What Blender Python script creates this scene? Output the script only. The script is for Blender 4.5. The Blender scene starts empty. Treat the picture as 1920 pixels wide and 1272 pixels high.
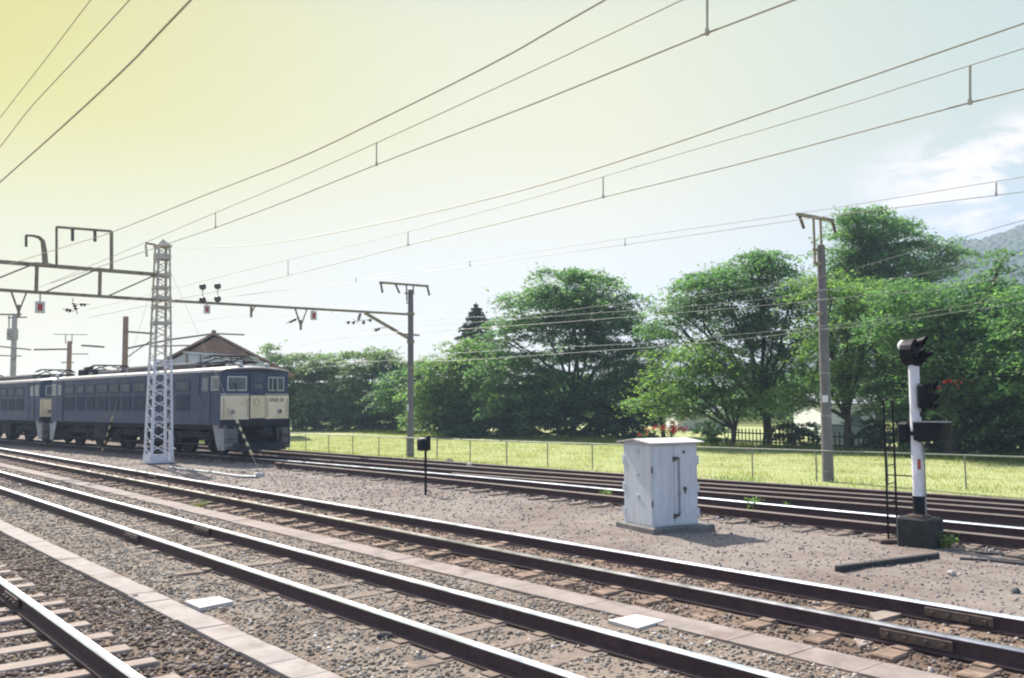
import bpy, math, random
import numpy as np
from mathutils import Matrix, Vector
random.seed(7)
RNG = np.random.default_rng(11)
PI = math.pi
R = math.radians
SC = bpy.context.scene
COL = SC.collection

# ------------------------------------------------------------------ camera
CAM_Z = 2.12
PITCH = math.atan(118.0 / 1707.0)
ROLL = 0.0077
FPX = 1707.0
fw = Vector((0, math.cos(PITCH), math.sin(PITCH)))
r0 = Vector((1, 0, 0))
u0 = Vector((0, -math.sin(PITCH), math.cos(PITCH)))
cu = u0 * math.cos(ROLL) + r0 * math.sin(ROLL)
cr = r0 * math.cos(ROLL) - u0 * math.sin(ROLL)
cam = bpy.data.cameras.new('camera')
cam.sensor_width = 36.0
cam.lens = 36.0 * FPX / 1920.0
cam.clip_start = 0.1
cam.clip_end = 6000
cam_o = bpy.data.objects.new('camera', cam)
COL.objects.link(cam_o)
m = Matrix((cr, cu, -fw)).transposed().to_4x4()
m.translation = Vector((0, 0, CAM_Z))
cam_o.matrix_world = m
SC.camera = cam_o

# ------------------------------------------------------------------ light
SUN_AZ = R(-30)      # left of straight ahead
SUN_EL = R(45)
SUN = Vector((math.sin(SUN_AZ) * math.cos(SUN_EL), math.cos(SUN_AZ) * math.cos(SUN_EL), math.sin(SUN_EL)))
sl = bpy.data.lights.new('sun', 'SUN')
sl.energy = 4.4
sl.angle = R(0.53)
sl.color = (1.0, 0.94, 0.85)
so = bpy.data.objects.new('sun', sl)
COL.objects.link(so)
so.rotation_euler = (-SUN).to_track_quat('-Z', 'Y').to_euler()
so.location = (-20, 20, 60)

SC.view_settings.view_transform = 'Standard'
SC.view_settings.look = 'None'
SC.view_settings.exposure = 1.32
SC.view_settings.gamma = 1
SC.view_settings.use_curve_mapping = False
SC.render.engine = 'CYCLES'
SC.cycles.use_denoising = True
SC.cycles.max_bounces = 7
SC.cycles.transparent_max_bounces = 6
SC.cycles.pixel_filter_type = 'BLACKMAN_HARRIS'
SC.cycles.filter_width = 2.1

SKY_K = 0.455          # hazy sky radiance before exposure


def s2l(c):
    return tuple(((v / 255) / 12.92 if v / 255 < 0.04045 else ((v / 255 + 0.055) / 1.055) ** 2.4) for v in c)


class NT:
    """small helper round a node tree"""
    def __init__(self, tree):
        self.t = tree
        tree.nodes.clear()

    def n(self, kind, **kw):
        nd = self.t.nodes.new(kind)
        for k, v in kw.items():
            setattr(nd, k, v)
        return nd

    def l(self, a, b):
        self.t.links.new(a, b)

    def math(self, op, a, b=None, clamp=False):
        nd = self.n('ShaderNodeMath', operation=op)
        nd.use_clamp = clamp
        for i, v in enumerate((a, b)):
            if v is None:
                continue
            if isinstance(v, (int, float)):
                nd.inputs[i].default_value = v
            else:
                self.l(v, nd.inputs[i])
        return nd.outputs[0]

    def rng(self, v, a, b, c=0.0, d=1.0, smooth=True):
        nd = self.n('ShaderNodeMapRange')
        nd.interpolation_type = 'SMOOTHSTEP' if smooth else 'LINEAR'
        self.l(v, nd.inputs['Value'])
        nd.inputs['From Min'].default_value = a
        nd.inputs['From Max'].default_value = b
        nd.inputs['To Min'].default_value = c
        nd.inputs['To Max'].default_value = d
        return nd.outputs['Result']

    def ramp(self, v, stops, interp='LINEAR'):
        nd = self.n('ShaderNodeValToRGB')
        cr_ = nd.color_ramp
        cr_.interpolation = interp
        while len(cr_.elements) > 1:
            cr_.elements.remove(cr_.elements[0])
        cr_.elements[0].position = stops[0][0]
        cr_.elements[0].color = (*stops[0][1], 1)
        for p, c in stops[1:]:
            e = cr_.elements.new(p)
            e.color = (*c, 1)
        if v is not None:
            self.l(v, nd.inputs[0])
        return nd.outputs[0]

    def mix(self, f, a, b, blend='MIX'):
        nd = self.n('ShaderNodeMix', data_type='RGBA', blend_type=blend)
        for sock, v in ((nd.inputs[0], f), (nd.inputs[6], a), (nd.inputs[7], b)):
            if isinstance(v, (int, float)):
                sock.default_value = v
            elif isinstance(v, tuple):
                sock.default_value = (*v, 1) if len(v) == 3 else v
            else:
                self.l(v, sock)
        return nd.outputs[2]

    def noise(self, vec, scale, detail=4, rough=0.55, dist=0.0):
        nd = self.n('ShaderNodeTexNoise')
        nd.inputs['Scale'].default_value = scale
        nd.inputs['Detail'].default_value = detail
        nd.inputs['Roughness'].default_value = rough
        nd.inputs['Distortion'].default_value = dist
        if vec is not None:
            self.l(vec, nd.inputs['Vector'])
        return nd.outputs[0]


world = bpy.data.worlds.new('World')
SC.world = world
world.use_nodes = True
w = NT(world.node_tree)
sky = w.n('ShaderNodeTexSky', sky_type='NISHITA')
sky.sun_disc = False
sky.sun_elevation = SUN_EL
sky.sun_rotation = SUN_AZ % (2 * PI)
sky.dust_density = 3.0
tc = w.n('ShaderNodeTexCoord')
sep = w.n('ShaderNodeSeparateXYZ')
w.l(tc.outputs['Generated'], sep.inputs[0])
X_, Y_, Z_ = sep.outputs
az = w.math('ARCTAN2', X_, Y_)
el = w.math('ARCSINE', Z_)
elf = w.rng(el, 0.0, 0.5, smooth=False)


def rr(cols):
    # a little brighter towards the horizon
    return [(p, tuple(v * (1.22 - 0.3 * min(p, .6) ** .7) for v in s2l(c))) for p, c in cols]


left = w.ramp(elf, rr([(0.0, (252, 242, 224)), (0.30, (240, 231, 168)), (0.58, (229, 217, 84)), (0.80, (222, 209, 92)), (1.0, (196, 190, 128))]))
mid = w.ramp(elf, rr([(0.0, (250, 244, 240)), (0.30, (245, 239, 220)), (0.56, (237, 232, 192)), (0.80, (229, 228, 194)), (1.0, (202, 207, 206))]))
right = w.ramp(elf, rr([(0.0, (194, 210, 232)), (0.36, (190, 207, 220)), (0.55, (196, 210, 203)), (0.80, (190, 208, 202)), (1.0, (166, 188, 204))]))
f1 = w.rng(az, -0.62, 0.02)
f2 = w.rng(az, 0.04, 0.62)
hz = w.mix(f2, w.mix(f1, left, mid), right)
# clouds low on the right
mp = w.n('ShaderNodeMapping')
w.l(tc.outputs['Generated'], mp.inputs[0])
mp.inputs['Scale'].default_value = (6, 6, 15)
mp.inputs['Rotation'].default_value = (0, R(-9), 0)
cn = w.noise(mp.outputs[0], 1.7, 8, 0.6, 0.35)
cm = w.rng(cn, 0.43, 0.57)
elt = w.math('SUBTRACT', el, w.math('MULTIPLY', w.math('SUBTRACT', az, 0.45), 0.22))
cm = w.math('MULTIPLY', cm, w.rng(az, 0.34, 0.42))
cm = w.math('MULTIPLY', cm, w.rng(az, 1.1, 0.8))
cm = w.math('MULTIPLY', cm, w.rng(elt, 0.275, 0.235))
hz = w.mix(w.math('MULTIPLY', cm, 0.95), hz, tuple(v * 1.14 for v in s2l((250, 240, 236))))
# behind the viewer the haze gives way to the plain clear sky
yz = w.rng(Y_, -0.35, 0.55)
hi = w.rng(Z_, 0.92, 0.45, 0.35, 1.0)
fac = w.math('MULTIPLY', yz, hi)
b1 = w.n('ShaderNodeBackground')
w.l(sky.outputs[0], b1.inputs[0])
b1.inputs[1].default_value = 0.125
b2 = w.n('ShaderNodeBackground')
w.l(hz, b2.inputs[0])
b2.inputs[1].default_value = SKY_K
mx = w.n('ShaderNodeMixShader')
w.l(fac, mx.inputs[0])
w.l(b1.outputs[0], mx.inputs[1])
w.l(b2.outputs[0], mx.inputs[2])
wo = w.n('ShaderNodeOutputWorld')
w.l(mx.outputs[0], wo.inputs[0])

# ------------------------------------------------------------------ frames of reference
ANG = R(39.6)
D = Vector((-math.sin(ANG), math.cos(ANG), 0))      # along the main tracks, away to the left
N = Vector((math.cos(ANG), math.sin(ANG), 0))       # across them, away from the viewer
RAIL = 0.20                                          # top of rail


def TP(s, L, z=0.0):
    return D * s + N * L + Vector((0, 0, z))


def ray(px, py):
    v = fw + cr * ((px - 960) / FPX) + cu * ((636 - py) / FPX)
    return v


def at_z(px, py, z=0.0):
    v = ray(px, py)
    t = (z - CAM_Z) / v.z
    return Vector((0, 0, CAM_Z)) + v * t


def at_Y(px, py, Y):
    v = ray(px, py)
    return Vector((0, 0, CAM_Z)) + v * (Y / v.y)


def at_L(px, py, L):
    v = ray(px, py)
    return Vector((0, 0, CAM_Z)) + v * (L / v.dot(N))


# ------------------------------------------------------------------ object helpers
def tag(o, label=None, cat=None, group=None, kind=None):
    if label:
        o['label'] = label
    if cat:
        o['category'] = cat
    if group:
        o['group'] = group
    if kind:
        o['kind'] = kind
    return o


def thing(name, label, cat, loc=(0, 0, 0), rz=0.0, group=None):
    o = bpy.data.objects.new(name, None)
    o.empty_display_size = 0.3
    COL.objects.link(o)
    o.location = loc
    o.rotation_euler = (0, 0, rz)
    return tag(o, label, cat, group)


def wm(o):
    """world matrix without a depsgraph"""
    mt = Matrix.LocRotScale(o.location, o.rotation_euler, o.scale)
    return wm(o.parent) @ mt if o.parent else mt


def copy_tree(o, parent=None):
    c = o.copy()
    COL.objects.link(c)
    if parent:
        c.parent = parent
    for ch in [x for x in o.children]:
        copy_tree(ch, c)
    return c


class MB:
    def __init__(self):
        self.v, self.f, self.mi = [], [], []
        self.cur = 0

    def add(self, verts, faces):
        b = len(self.v)
        self.v += [tuple(x) for x in verts]
        self.f += [tuple(b + i for i in f) for f in faces]
        self.mi += [self.cur] * len(faces)
        return self

    def box(self, c, size, ax=None, bevel=0.0):
        """centre, full size, axes (3 vectors)"""
        c = Vector(c)
        ax = ax or (Vector((1, 0, 0)), Vector((0, 1, 0)), Vector((0, 0, 1)))
        a, b, d = (Vector(ax[i]) * size[i] * 0.5 for i in range(3))
        if bevel <= 0:
            vs = [c + a * i + b * j + d * k for k in (-1, 1) for j in (-1, 1) for i in (-1, 1)]
            return self.add(vs, [(0, 2, 3, 1), (4, 5, 7, 6), (0, 1, 5, 4), (2, 6, 7, 3), (0, 4, 6, 2), (1, 3, 7, 5)])
        # chamfered box: 24 verts
        ua, ub, ud = (Vector(ax[i]) for i in range(3))
        vs, idx = [], {}
        for k in (-1, 1):
            for j in (-1, 1):
                for i in (-1, 1):
                    p = c + a * i + b * j + d * k
                    for q, off in enumerate((-(ub * j + ud * k), -(ua * i + ud * k), -(ua * i + ub * j))):
                        idx[(i, j, k, q)] = len(vs)
                        vs.append(p + off * bevel)
        fs = []
        for q, (u_, v_) in enumerate(((1, 2), (0, 2), (0, 1))):
            for sgn in (-1, 1):
                loop = []
                for (x, y) in ((-1, -1), (1, -1), (1, 1), (-1, 1)):
                    t = [0, 0, 0]
                    t[q] = sgn
                    t[u_] = x
                    t[v_] = y
                    loop.append(idx[(*t, q)])
                fl = (sgn > 0)
                if q == 1:
                    fl = not fl
                fs.append(tuple(loop if fl else loop[::-1]))
        for e in range(3):
            o1, o2 = [x for x in range(3) if x != e]
            for s1 in (-1, 1):
                for s2 in (-1, 1):
                    t = [0, 0, 0]
                    t[o1], t[o2] = s1, s2
                    tm, tp = list(t), list(t)
                    tm[e], tp[e] = -1, 1
                    fs.append((idx[(*tm, o1)], idx[(*tp, o1)], idx[(*tp, o2)], idx[(*tm, o2)]))
        for k in (-1, 1):
            for j in (-1, 1):
                for i in (-1, 1):
                    fs.append(tuple(idx[(i, j, k, q)] for q in range(3)))
        return self.add(vs, fs)

    def bar(self, p, q, wd, ht=None, up=(0, 0, 1), bevel=0.0):
        p, q = Vector(p), Vector(q)
        x = (q - p)
        L = x.length
        x.normalize()
        u = Vector(up)
        if abs(x.dot(u)) > 0.98:
            u = Vector((0, 1, 0))
        y = u.cross(x).normalized()
        z = x.cross(y)
        return self.box((p + q) / 2, (L, wd, ht or wd), (x, y, z), bevel)

    def tube(self, pts, r, n=8, cap=True, closed=False):
        pts = [Vector(p) for p in pts]
        rs = r if isinstance(r, (list, tuple)) else [r] * len(pts)
        vs = []
        prev = None
        for i, p in enumerate(pts):
            if i == 0:
                t = pts[1] - pts[0]
            elif i == len(pts) - 1:
                t = pts[-1] - pts[-2]
            else:
                t = pts[i + 1] - pts[i - 1]
            t.normalize()
            if prev is None:
                a = Vector((0, 0, 1)) if abs(t.z) < 0.9 else Vector((1, 0, 0))
                a = (a - t * a.dot(t)).normalized()
            else:
                a = (prev - t * prev.dot(t)).normalized()
            prev = a
            b = t.cross(a)
            for k in range(n):
                th = 2 * PI * k / n
                vs.append(p + (a * math.cos(th) + b * math.sin(th)) * rs[i])
        fs = []
        for i in range(len(pts) - 1):
            for k in range(n):
                k2 = (k + 1) % n
                fs.append((i * n + k, i * n + k2, (i + 1) * n + k2, (i + 1) * n + k))
        if cap:
            fs.append(tuple(range(n))[::-1])
            fs.append(tuple((len(pts) - 1) * n + k for k in range(n)))
        return self.add(vs, fs)

    def lathe(self, c, axis, prof, n=16):
        """prof: (distance along axis, radius)"""
        axis = Vector(axis).normalized()
        pts = [Vector(c) + axis * t for t, _ in prof]
        a = Vector((0, 0, 1)) if abs(axis.z) < 0.9 else Vector((1, 0, 0))
        a = (a - axis * a.dot(axis)).normalized()
        b = axis.cross(a)
        vs = [p + (a * math.cos(2 * PI * k / n) + b * math.sin(2 * PI * k / n)) * prof[i][1] for i, p in enumerate(pts) for k in range(n)]
        fs = [(i * n + k, i * n + (k + 1) % n, (i + 1) * n + (k + 1) % n, (i + 1) * n + k) for i in range(len(pts) - 1) for k in range(n)]
        fs.append(tuple(range(n))[::-1])
        fs.append(tuple((len(pts) - 1) * n + k for k in range(n)))
        return self.add(vs, fs)

    def prism(self, poly, off):
        """poly: list of 3D points, off: extrusion vector"""
        off = Vector(off)
        n = len(poly)
        vs = [Vector(p) for p in poly] + [Vector(p) + off for p in poly]
        fs = [tuple(range(n))[::-1], tuple(range(n, 2 * n))]
        fs += [(i, (i + 1) % n, n + (i + 1) % n, n + i) for i in range(n)]
        return self.add(vs, fs)

    def build(self, name, mats, parent=None, local=False, smooth=False):
        me = bpy.data.meshes.new(name)
        vs = self.v
        if parent is not None and not local:
            inv = wm(parent).inverted()
            vs = [tuple(inv @ Vector(p)) for p in vs]
        me.from_pydata(vs, [], self.f)
        mats = mats if isinstance(mats, (list, tuple)) else [mats]
        for mt in mats:
            me.materials.append(mt)
        if len(mats) > 1:
            me.polygons.foreach_set('material_index', self.mi)
        me.validate()
        # consistent outward normals
        import bmesh
        bm = bmesh.new()
        bm.from_mesh(me)
        bmesh.ops.recalc_face_normals(bm, faces=bm.faces)
        bm.to_mesh(me)
        bm.free()
        if smooth:
            me.polygons.foreach_set('use_smooth', [True] * len(me.polygons))
            try:
                me.set_sharp_from_angle(angle=R(38))
            except Exception:
                pass
        o = bpy.data.objects.new(name, me)
        COL.objects.link(o)
        if parent is not None:
            o.parent = parent
        return o


def np_mesh(name, V, F, mat, parent=None, smooth=False):
    """fast mesh from numpy arrays, all faces with the same corner count"""
    me = bpy.data.meshes.new(name)
    k = F.shape[1]
    me.vertices.add(len(V))
    me.vertices.foreach_set('co', V.astype(np.float32).ravel())
    me.loops.add(F.size)
    me.loops.foreach_set('vertex_index', F.astype(np.int32).ravel())
    me.polygons.add(len(F))
    me.polygons.foreach_set('loop_start', np.arange(0, F.size, k, dtype=np.int32))
    me.polygons.foreach_set('loop_total', np.full(len(F), k, dtype=np.int32))
    if smooth:
        me.polygons.foreach_set('use_smooth', np.ones(len(F), dtype=bool))
    me.update(calc_edges=True)
    me.materials.append(mat)
    o = bpy.data.objects.new(name, me)
    COL.objects.link(o)
    if parent is not None:
        o.parent = parent
    return o


# ------------------------------------------------------------------ materials
def mat(name, col, rough=0.7, metal=0.0, var=0.25, scale=6.0, dirt=None, dirt_amt=0.35, bump=0.15, bscale=40.0, spec=0.4, coords='Object', stretch=None):
    mt = bpy.data.materials.new(name)
    mt.use_nodes = True
    t = NT(mt.node_tree)
    tcn = t.n('ShaderNodeTexCoord')
    vec = tcn.outputs[coords]
    if stretch:
        mpn = t.n('ShaderNodeMapping')
        mpn.inputs['Scale'].default_value = stretch
        t.l(vec, mpn.inputs[0])
        vec = mpn.outputs[0]
    n1 = t.noise(vec, scale, 5, 0.6)
    f = t.rng(n1, 0.3, 0.7)
    c = t.mix(f, tuple(v * (1 - var) for v in col), tuple(min(1, v * (1 + var)) for v in col))
    if dirt:
        n2 = t.noise(vec, scale * 0.45, 6, 0.65, 0.6)
        c = t.mix(t.math('MULTIPLY', t.rng(n2, 0.48, 0.68), dirt_amt), c, dirt)
    p = t.n('ShaderNodeBsdfPrincipled')
    t.l(c, p.inputs['Base Color'])
    p.inputs['Metallic'].default_value = metal
    p.inputs['Specular IOR Level'].default_value = spec
    t.l(t.rng(n1, 0.2, 0.8, max(0.02, rough - 0.1), min(1, rough + 0.1)), p.inputs['Roughness'])
    if bump > 0:
        nb = t.noise(vec, bscale, 5, 0.6)
        b = t.n('ShaderNodeBump')
        b.inputs['Strength'].default_value = bump
        b.inputs['Distance'].default_value = 0.02
        t.l(nb, b.inputs['Height'])
        t.l(b.outputs[0], p.inputs['Normal'])
    o = t.n('ShaderNodeOutputMaterial')
    t.l(p.outputs[0], o.inputs[0])
    return mt


def island_mat(name, stops, rough=0.9, spec=0.2, transl=0.0, tcol=None, var_scale=None):
    """colour picked per loose piece (stone, leaf)"""
    mt = bpy.data.materials.new(name)
    mt.use_nodes = True
    t = NT(mt.node_tree)
    g = t.n('ShaderNodeNewGeometry')
    c = t.ramp(g.outputs['Random Per Island'], stops)
    if var_scale:
        n1 = t.noise(g.outputs['Position'], var_scale, 3, 0.6)
        c = t.mix(t.rng(n1, 0.35, 0.65, 0.0, 0.45), c, t.mix(1.0, c, (0.55, 0.52, 0.5), 'MULTIPLY'))
    o = t.n('ShaderNodeOutputMaterial')
    p = t.n('ShaderNodeBsdfPrincipled')
    t.l(c, p.inputs['Base Color'])
    p.inputs['Roughness'].default_value = rough
    p.inputs['Specular IOR Level'].default_value = spec
    if transl:
        tr = t.n('ShaderNodeBsdfTranslucent')
        t.l(t.mix(1.0, c, tcol or (1.3, 1.5, 0.6), 'MULTIPLY'), tr.inputs[0])
        ms = t.n('ShaderNodeMixShader')
        ms.inputs[0].default_value = transl
        t.l(p.outputs[0], ms.inputs[1])
        t.l(tr.outputs[0], ms.inputs[2])
        t.l(ms.outputs[0], o.inputs[0])
    else:
        t.l(p.outputs[0], o.inputs[0])
    return mt


M = {}
M['rail_side'] = mat('rail_rust', (0.058, 0.034, 0.038), 0.8, 0.1, 0.3, 9, (0.062, 0.036, 0.032), 0.5, 0.2, 60)
M['rail_top'] = mat('rail_polished', (0.82, 0.86, 0.97), 0.38, 1.0, 0.05, 3, (0.70, 0.70, 0.76), 0.4, 0.02, 80)
M['rail_top_dull'] = mat('rail_dull_top', (0.55, 0.53, 0.54), 0.30, 1.0, 0.12, 3, (0.22, 0.16, 0.13), 0.5, 0.05, 80)
M['rail_top_rust'] = mat('rail_rusty_top', (0.19, 0.155, 0.14), 0.6, 0.4, 0.15, 3, (0.13, 0.09, 0.07), 0.5, 0.05, 80)
M['sleeper_pale'] = mat('sleeper_concrete', (0.25, 0.205, 0.178), 0.9, 0, 0.2, 7, (0.20, 0.12, 0.08), 0.5, 0.3, 45)
M['sleeper_wood'] = mat('sleeper_timber', (0.20, 0.155, 0.125), 0.9, 0, 0.3, 8, (0.10, 0.07, 0.055), 0.6, 0.5, 35, stretch=(1, 6, 6))
M['sleeper_rust'] = mat('sleeper_rust_stained', (0.215, 0.150, 0.112), 0.9, 0, 0.3, 6, (0.12, 0.075, 0.05), 0.6, 0.5, 35)
M['lid'] = mat('trough_lid_concrete', (0.27, 0.240, 0.225), 0.92, 0, 0.2, 3.5, (0.17, 0.13, 0.11), 0.85, 0.3, 60)
M['lid_pink'] = mat('trough_lid_stained', (0.235, 0.195, 0.178), 0.92, 0, 0.2, 3.5, (0.15, 0.11, 0.095), 0.85, 0.3, 60)
M['slab'] = mat('white_slab', (0.50, 0.47, 0.455), 0.85, 0, 0.08, 6, (0.45, 0.42, 0.40), 0.4, 0.15, 60)
M['concrete'] = mat('weathered_concrete', (0.16, 0.15, 0.142), 0.95, 0, 0.25, 4, (0.09, 0.085, 0.08), 0.7, 0.4, 40)
M['concrete_dark'] = mat('dark_concrete', (0.028, 0.028, 0.029), 0.95, 0, 0.35, 5, (0.03, 0.032, 0.03), 0.8, 0.5, 35)  # near-black concrete tone of the signal foundation
M['cabinet'] = mat('cabinet_paint', (0.55, 0.58, 0.62), 0.55, 0, 0.06, 2.2, (0.40, 0.35, 0.31), 0.40, 0.06, 25, stretch=(9, 9, 1.1))
M['cabinet_roof'] = mat('cabinet_roof_paint', (0.60, 0.55, 0.54), 0.6, 0, 0.08, 3, (0.42, 0.36, 0.34), 0.4, 0.06, 25)
M['rust_iron'] = mat('rusty_iron', (0.12, 0.085, 0.07), 0.8, 0.3, 0.35, 14, (0.05, 0.04, 0.04), 0.6, 0.3, 60)
M['grey_iron'] = mat('grey_iron', (0.26, 0.27, 0.28), 0.6, 0.3, 0.15, 9, (0.15, 0.12, 0.10), 0.4, 0.1, 60)
M['black'] = mat('black_paint', (0.010, 0.010, 0.015), 0.6, 0.1, 0.3, 8, (0.04, 0.04, 0.045), 0.4, 0.08, 40, spec=0.15)
M['white_post'] = mat('white_post_paint', (0.66, 0.66, 0.70), 0.5, 0, 0.06, 5, (0.42, 0.38, 0.34), 0.4, 0.08, 40)
M['tower_white'] = mat('tower_white_paint', (0.62, 0.63, 0.68), 0.55, 0, 0.08, 5, (0.42, 0.38, 0.34), 0.5, 0.1, 40)
M['tower_grey'] = mat('tower_galvanised', (0.46, 0.43, 0.36), 0.65, 0.2, 0.15, 5, (0.14, 0.10, 0.08), 0.5, 0.1, 40)
M['steel_brown'] = mat('brown_steel', (0.26, 0.215, 0.155), 0.7, 0.15, 0.2, 6, (0.08, 0.05, 0.04), 0.5, 0.1, 40)
M['pole'] = mat('pole_concrete', (0.155, 0.142, 0.148), 0.85, 0, 0.15, 3, (0.10, 0.085, 0.08), 0.5, 0.2, 30, stretch=(2, 2, 0.6))
M['pole_brown'] = mat('pole_rust_brown', (0.34, 0.22, 0.15), 0.85, 0, 0.2, 3, (0.12, 0.08, 0.06), 0.5, 0.2, 30)
M['wire'] = mat('wire', (0.46, 0.425, 0.33), 0.6, 0.4, 0.15, 3, None, 0, 0)
M['wire_thin'] = mat('wire_thin', (0.42, 0.40, 0.34), 0.5, 0.3, 0.15, 3, None, 0, 0)
M['wire_green'] = mat('wire_verdigris', (0.20, 0.205, 0.19), 0.5, 0.3, 0.15, 3, None, 0, 0)
M['insul'] = mat('insulator_porcelain', (0.10, 0.085, 0.075), 0.35, 0, 0.2, 9, None, 0, 0)
M['insul_white'] = mat('insulator_white', (0.6, 0.57, 0.52), 0.35, 0, 0.1, 9, None, 0, 0)
M['red'] = mat('red_paint', (0.42, 0.07, 0.05), 0.6, 0, 0.15, 9, None, 0, 0.05)
M['yellow'] = mat('yellow_paint', (0.40, 0.34, 0.20), 0.6, 0, 0.15, 9, (0.3, 0.25, 0.15), 0.3, 0.05)
M['fence'] = mat('fence_grey_green', (0.24, 0.25, 0.21), 0.6, 0.2, 0.15, 6, (0.16, 0.13, 0.10), 0.4, 0.05)
M['blue'] = mat('loco_blue', (0.038, 0.053, 0.102), 0.55, 0, 0.14, 1.6, (0.075, 0.085, 0.11), 0.6, 0.04, 30, stretch=(0.6, 1, 1.8))
M['blue_louvre'] = mat('loco_blue_grille', (0.028, 0.038, 0.070), 0.7, 0, 0.2, 5, (0.07, 0.075, 0.085), 0.6, 0.1, 30)
M['cream'] = mat('loco_cream', (0.74, 0.635, 0.45), 0.55, 0, 0.07, 2.5, (0.36, 0.27, 0.15), 0.5, 0.03, 30)
M['cream_door'] = mat('loco_cream_door', (0.68, 0.58, 0.39), 0.55, 0, 0.07, 2.5, (0.33, 0.25, 0.14), 0.5, 0.03, 30)
M['roof'] = mat('loco_roof', (0.085, 0.085, 0.10), 0.42, 0.0, 0.25, 1.6, (0.16, 0.14, 0.13), 0.5, 0.06, 20, spec=0.6)
M['trim_highlight'] = mat('loco_trim_highlight', (0.45, 0.45, 0.47), 0.4, 0.2, 0.1, 3, (0.3, 0.28, 0.27), 0.4, 0.04)  # pale trim colour; along the eaves it paints the sunlit roof edge
M['skirt'] = mat('loco_skirt_grey', (0.30, 0.30, 0.31), 0.6, 0, 0.15, 3, (0.16, 0.14, 0.13), 0.6, 0.06)
M['skirt_dark'] = mat('loco_skirt_dark', (0.15, 0.145, 0.15), 0.7, 0, 0.2, 3, (0.08, 0.07, 0.065), 0.6, 0.06)
M['under'] = mat('loco_underframe', (0.022, 0.021, 0.028), 0.85, 0.0, 0.35, 4, (0.050, 0.042, 0.040), 0.6, 0.2, 30)
M['alu'] = mat('window_frame_alu', (0.42, 0.44, 0.46), 0.4, 0.5, 0.1, 5, None, 0, 0.02)
M['roof_tile'] = mat('roof_brown', (0.30, 0.18, 0.14), 0.8, 0, 0.2, 1.2, (0.10, 0.06, 0.05), 0.5, 0.3, 8)
M['plaster'] = mat('white_plaster', (0.56, 0.58, 0.60), 0.9, 0, 0.06, 1.2, (0.65, 0.62, 0.58), 0.4, 0.08, 12)
M['grey_roof'] = mat('grey_roof', (0.30, 0.32, 0.35), 0.7, 0, 0.12, 1.2, None, 0, 0.1, 8)
M['dark_wood'] = mat('dark_wood', (0.035, 0.034, 0.036), 0.85, 0, 0.3, 6, None, 0, 0.1)
M['bark'] = mat('bark', (0.055, 0.045, 0.038), 0.95, 0, 0.35, 5, (0.03, 0.028, 0.025), 0.6, 0.8, 14, stretch=(2, 2, 0.5))
M['stone_grey'] = mat('grey_rock', (0.36, 0.34, 0.33), 0.9, 0, 0.2, 6, (0.2, 0.17, 0.15), 0.5, 0.6, 20)
M['rock_dark'] = mat('dark_rock', (0.085, 0.078, 0.078), 0.9, 0, 0.3, 6, (0.04, 0.037, 0.04), 0.5, 0.6, 20)


def glass_mat(name, col, rough=0.08):
    mt = bpy.data.materials.new(name)
    mt.use_nodes = True
    t = NT(mt.node_tree)
    p = t.n('ShaderNodeBsdfPrincipled')
    g = t.n('ShaderNodeNewGeometry')
    n1 = t.noise(g.outputs['Position'], 2.3, 3, 0.6)
    t.l(t.mix(t.rng(n1, 0.35, 0.65), col, tuple(v * 1.9 for v in col)), p.inputs['Base Color'])
    p.inputs['Roughness'].default_value = rough
    p.inputs['Specular IOR Level'].default_value = 0.5
    o = t.n('ShaderNodeOutputMaterial')
    t.l(p.outputs[0], o.inputs[0])
    return mt


M['glass'] = glass_mat('window_glass', (0.055, 0.07, 0.075))
M['glass_dim'] = glass_mat('dusty_glass', (0.030, 0.040, 0.052), 0.5)
M['lens'] = glass_mat('lamp_lens', (0.16, 0.05, 0.04), 0.2)


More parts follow.
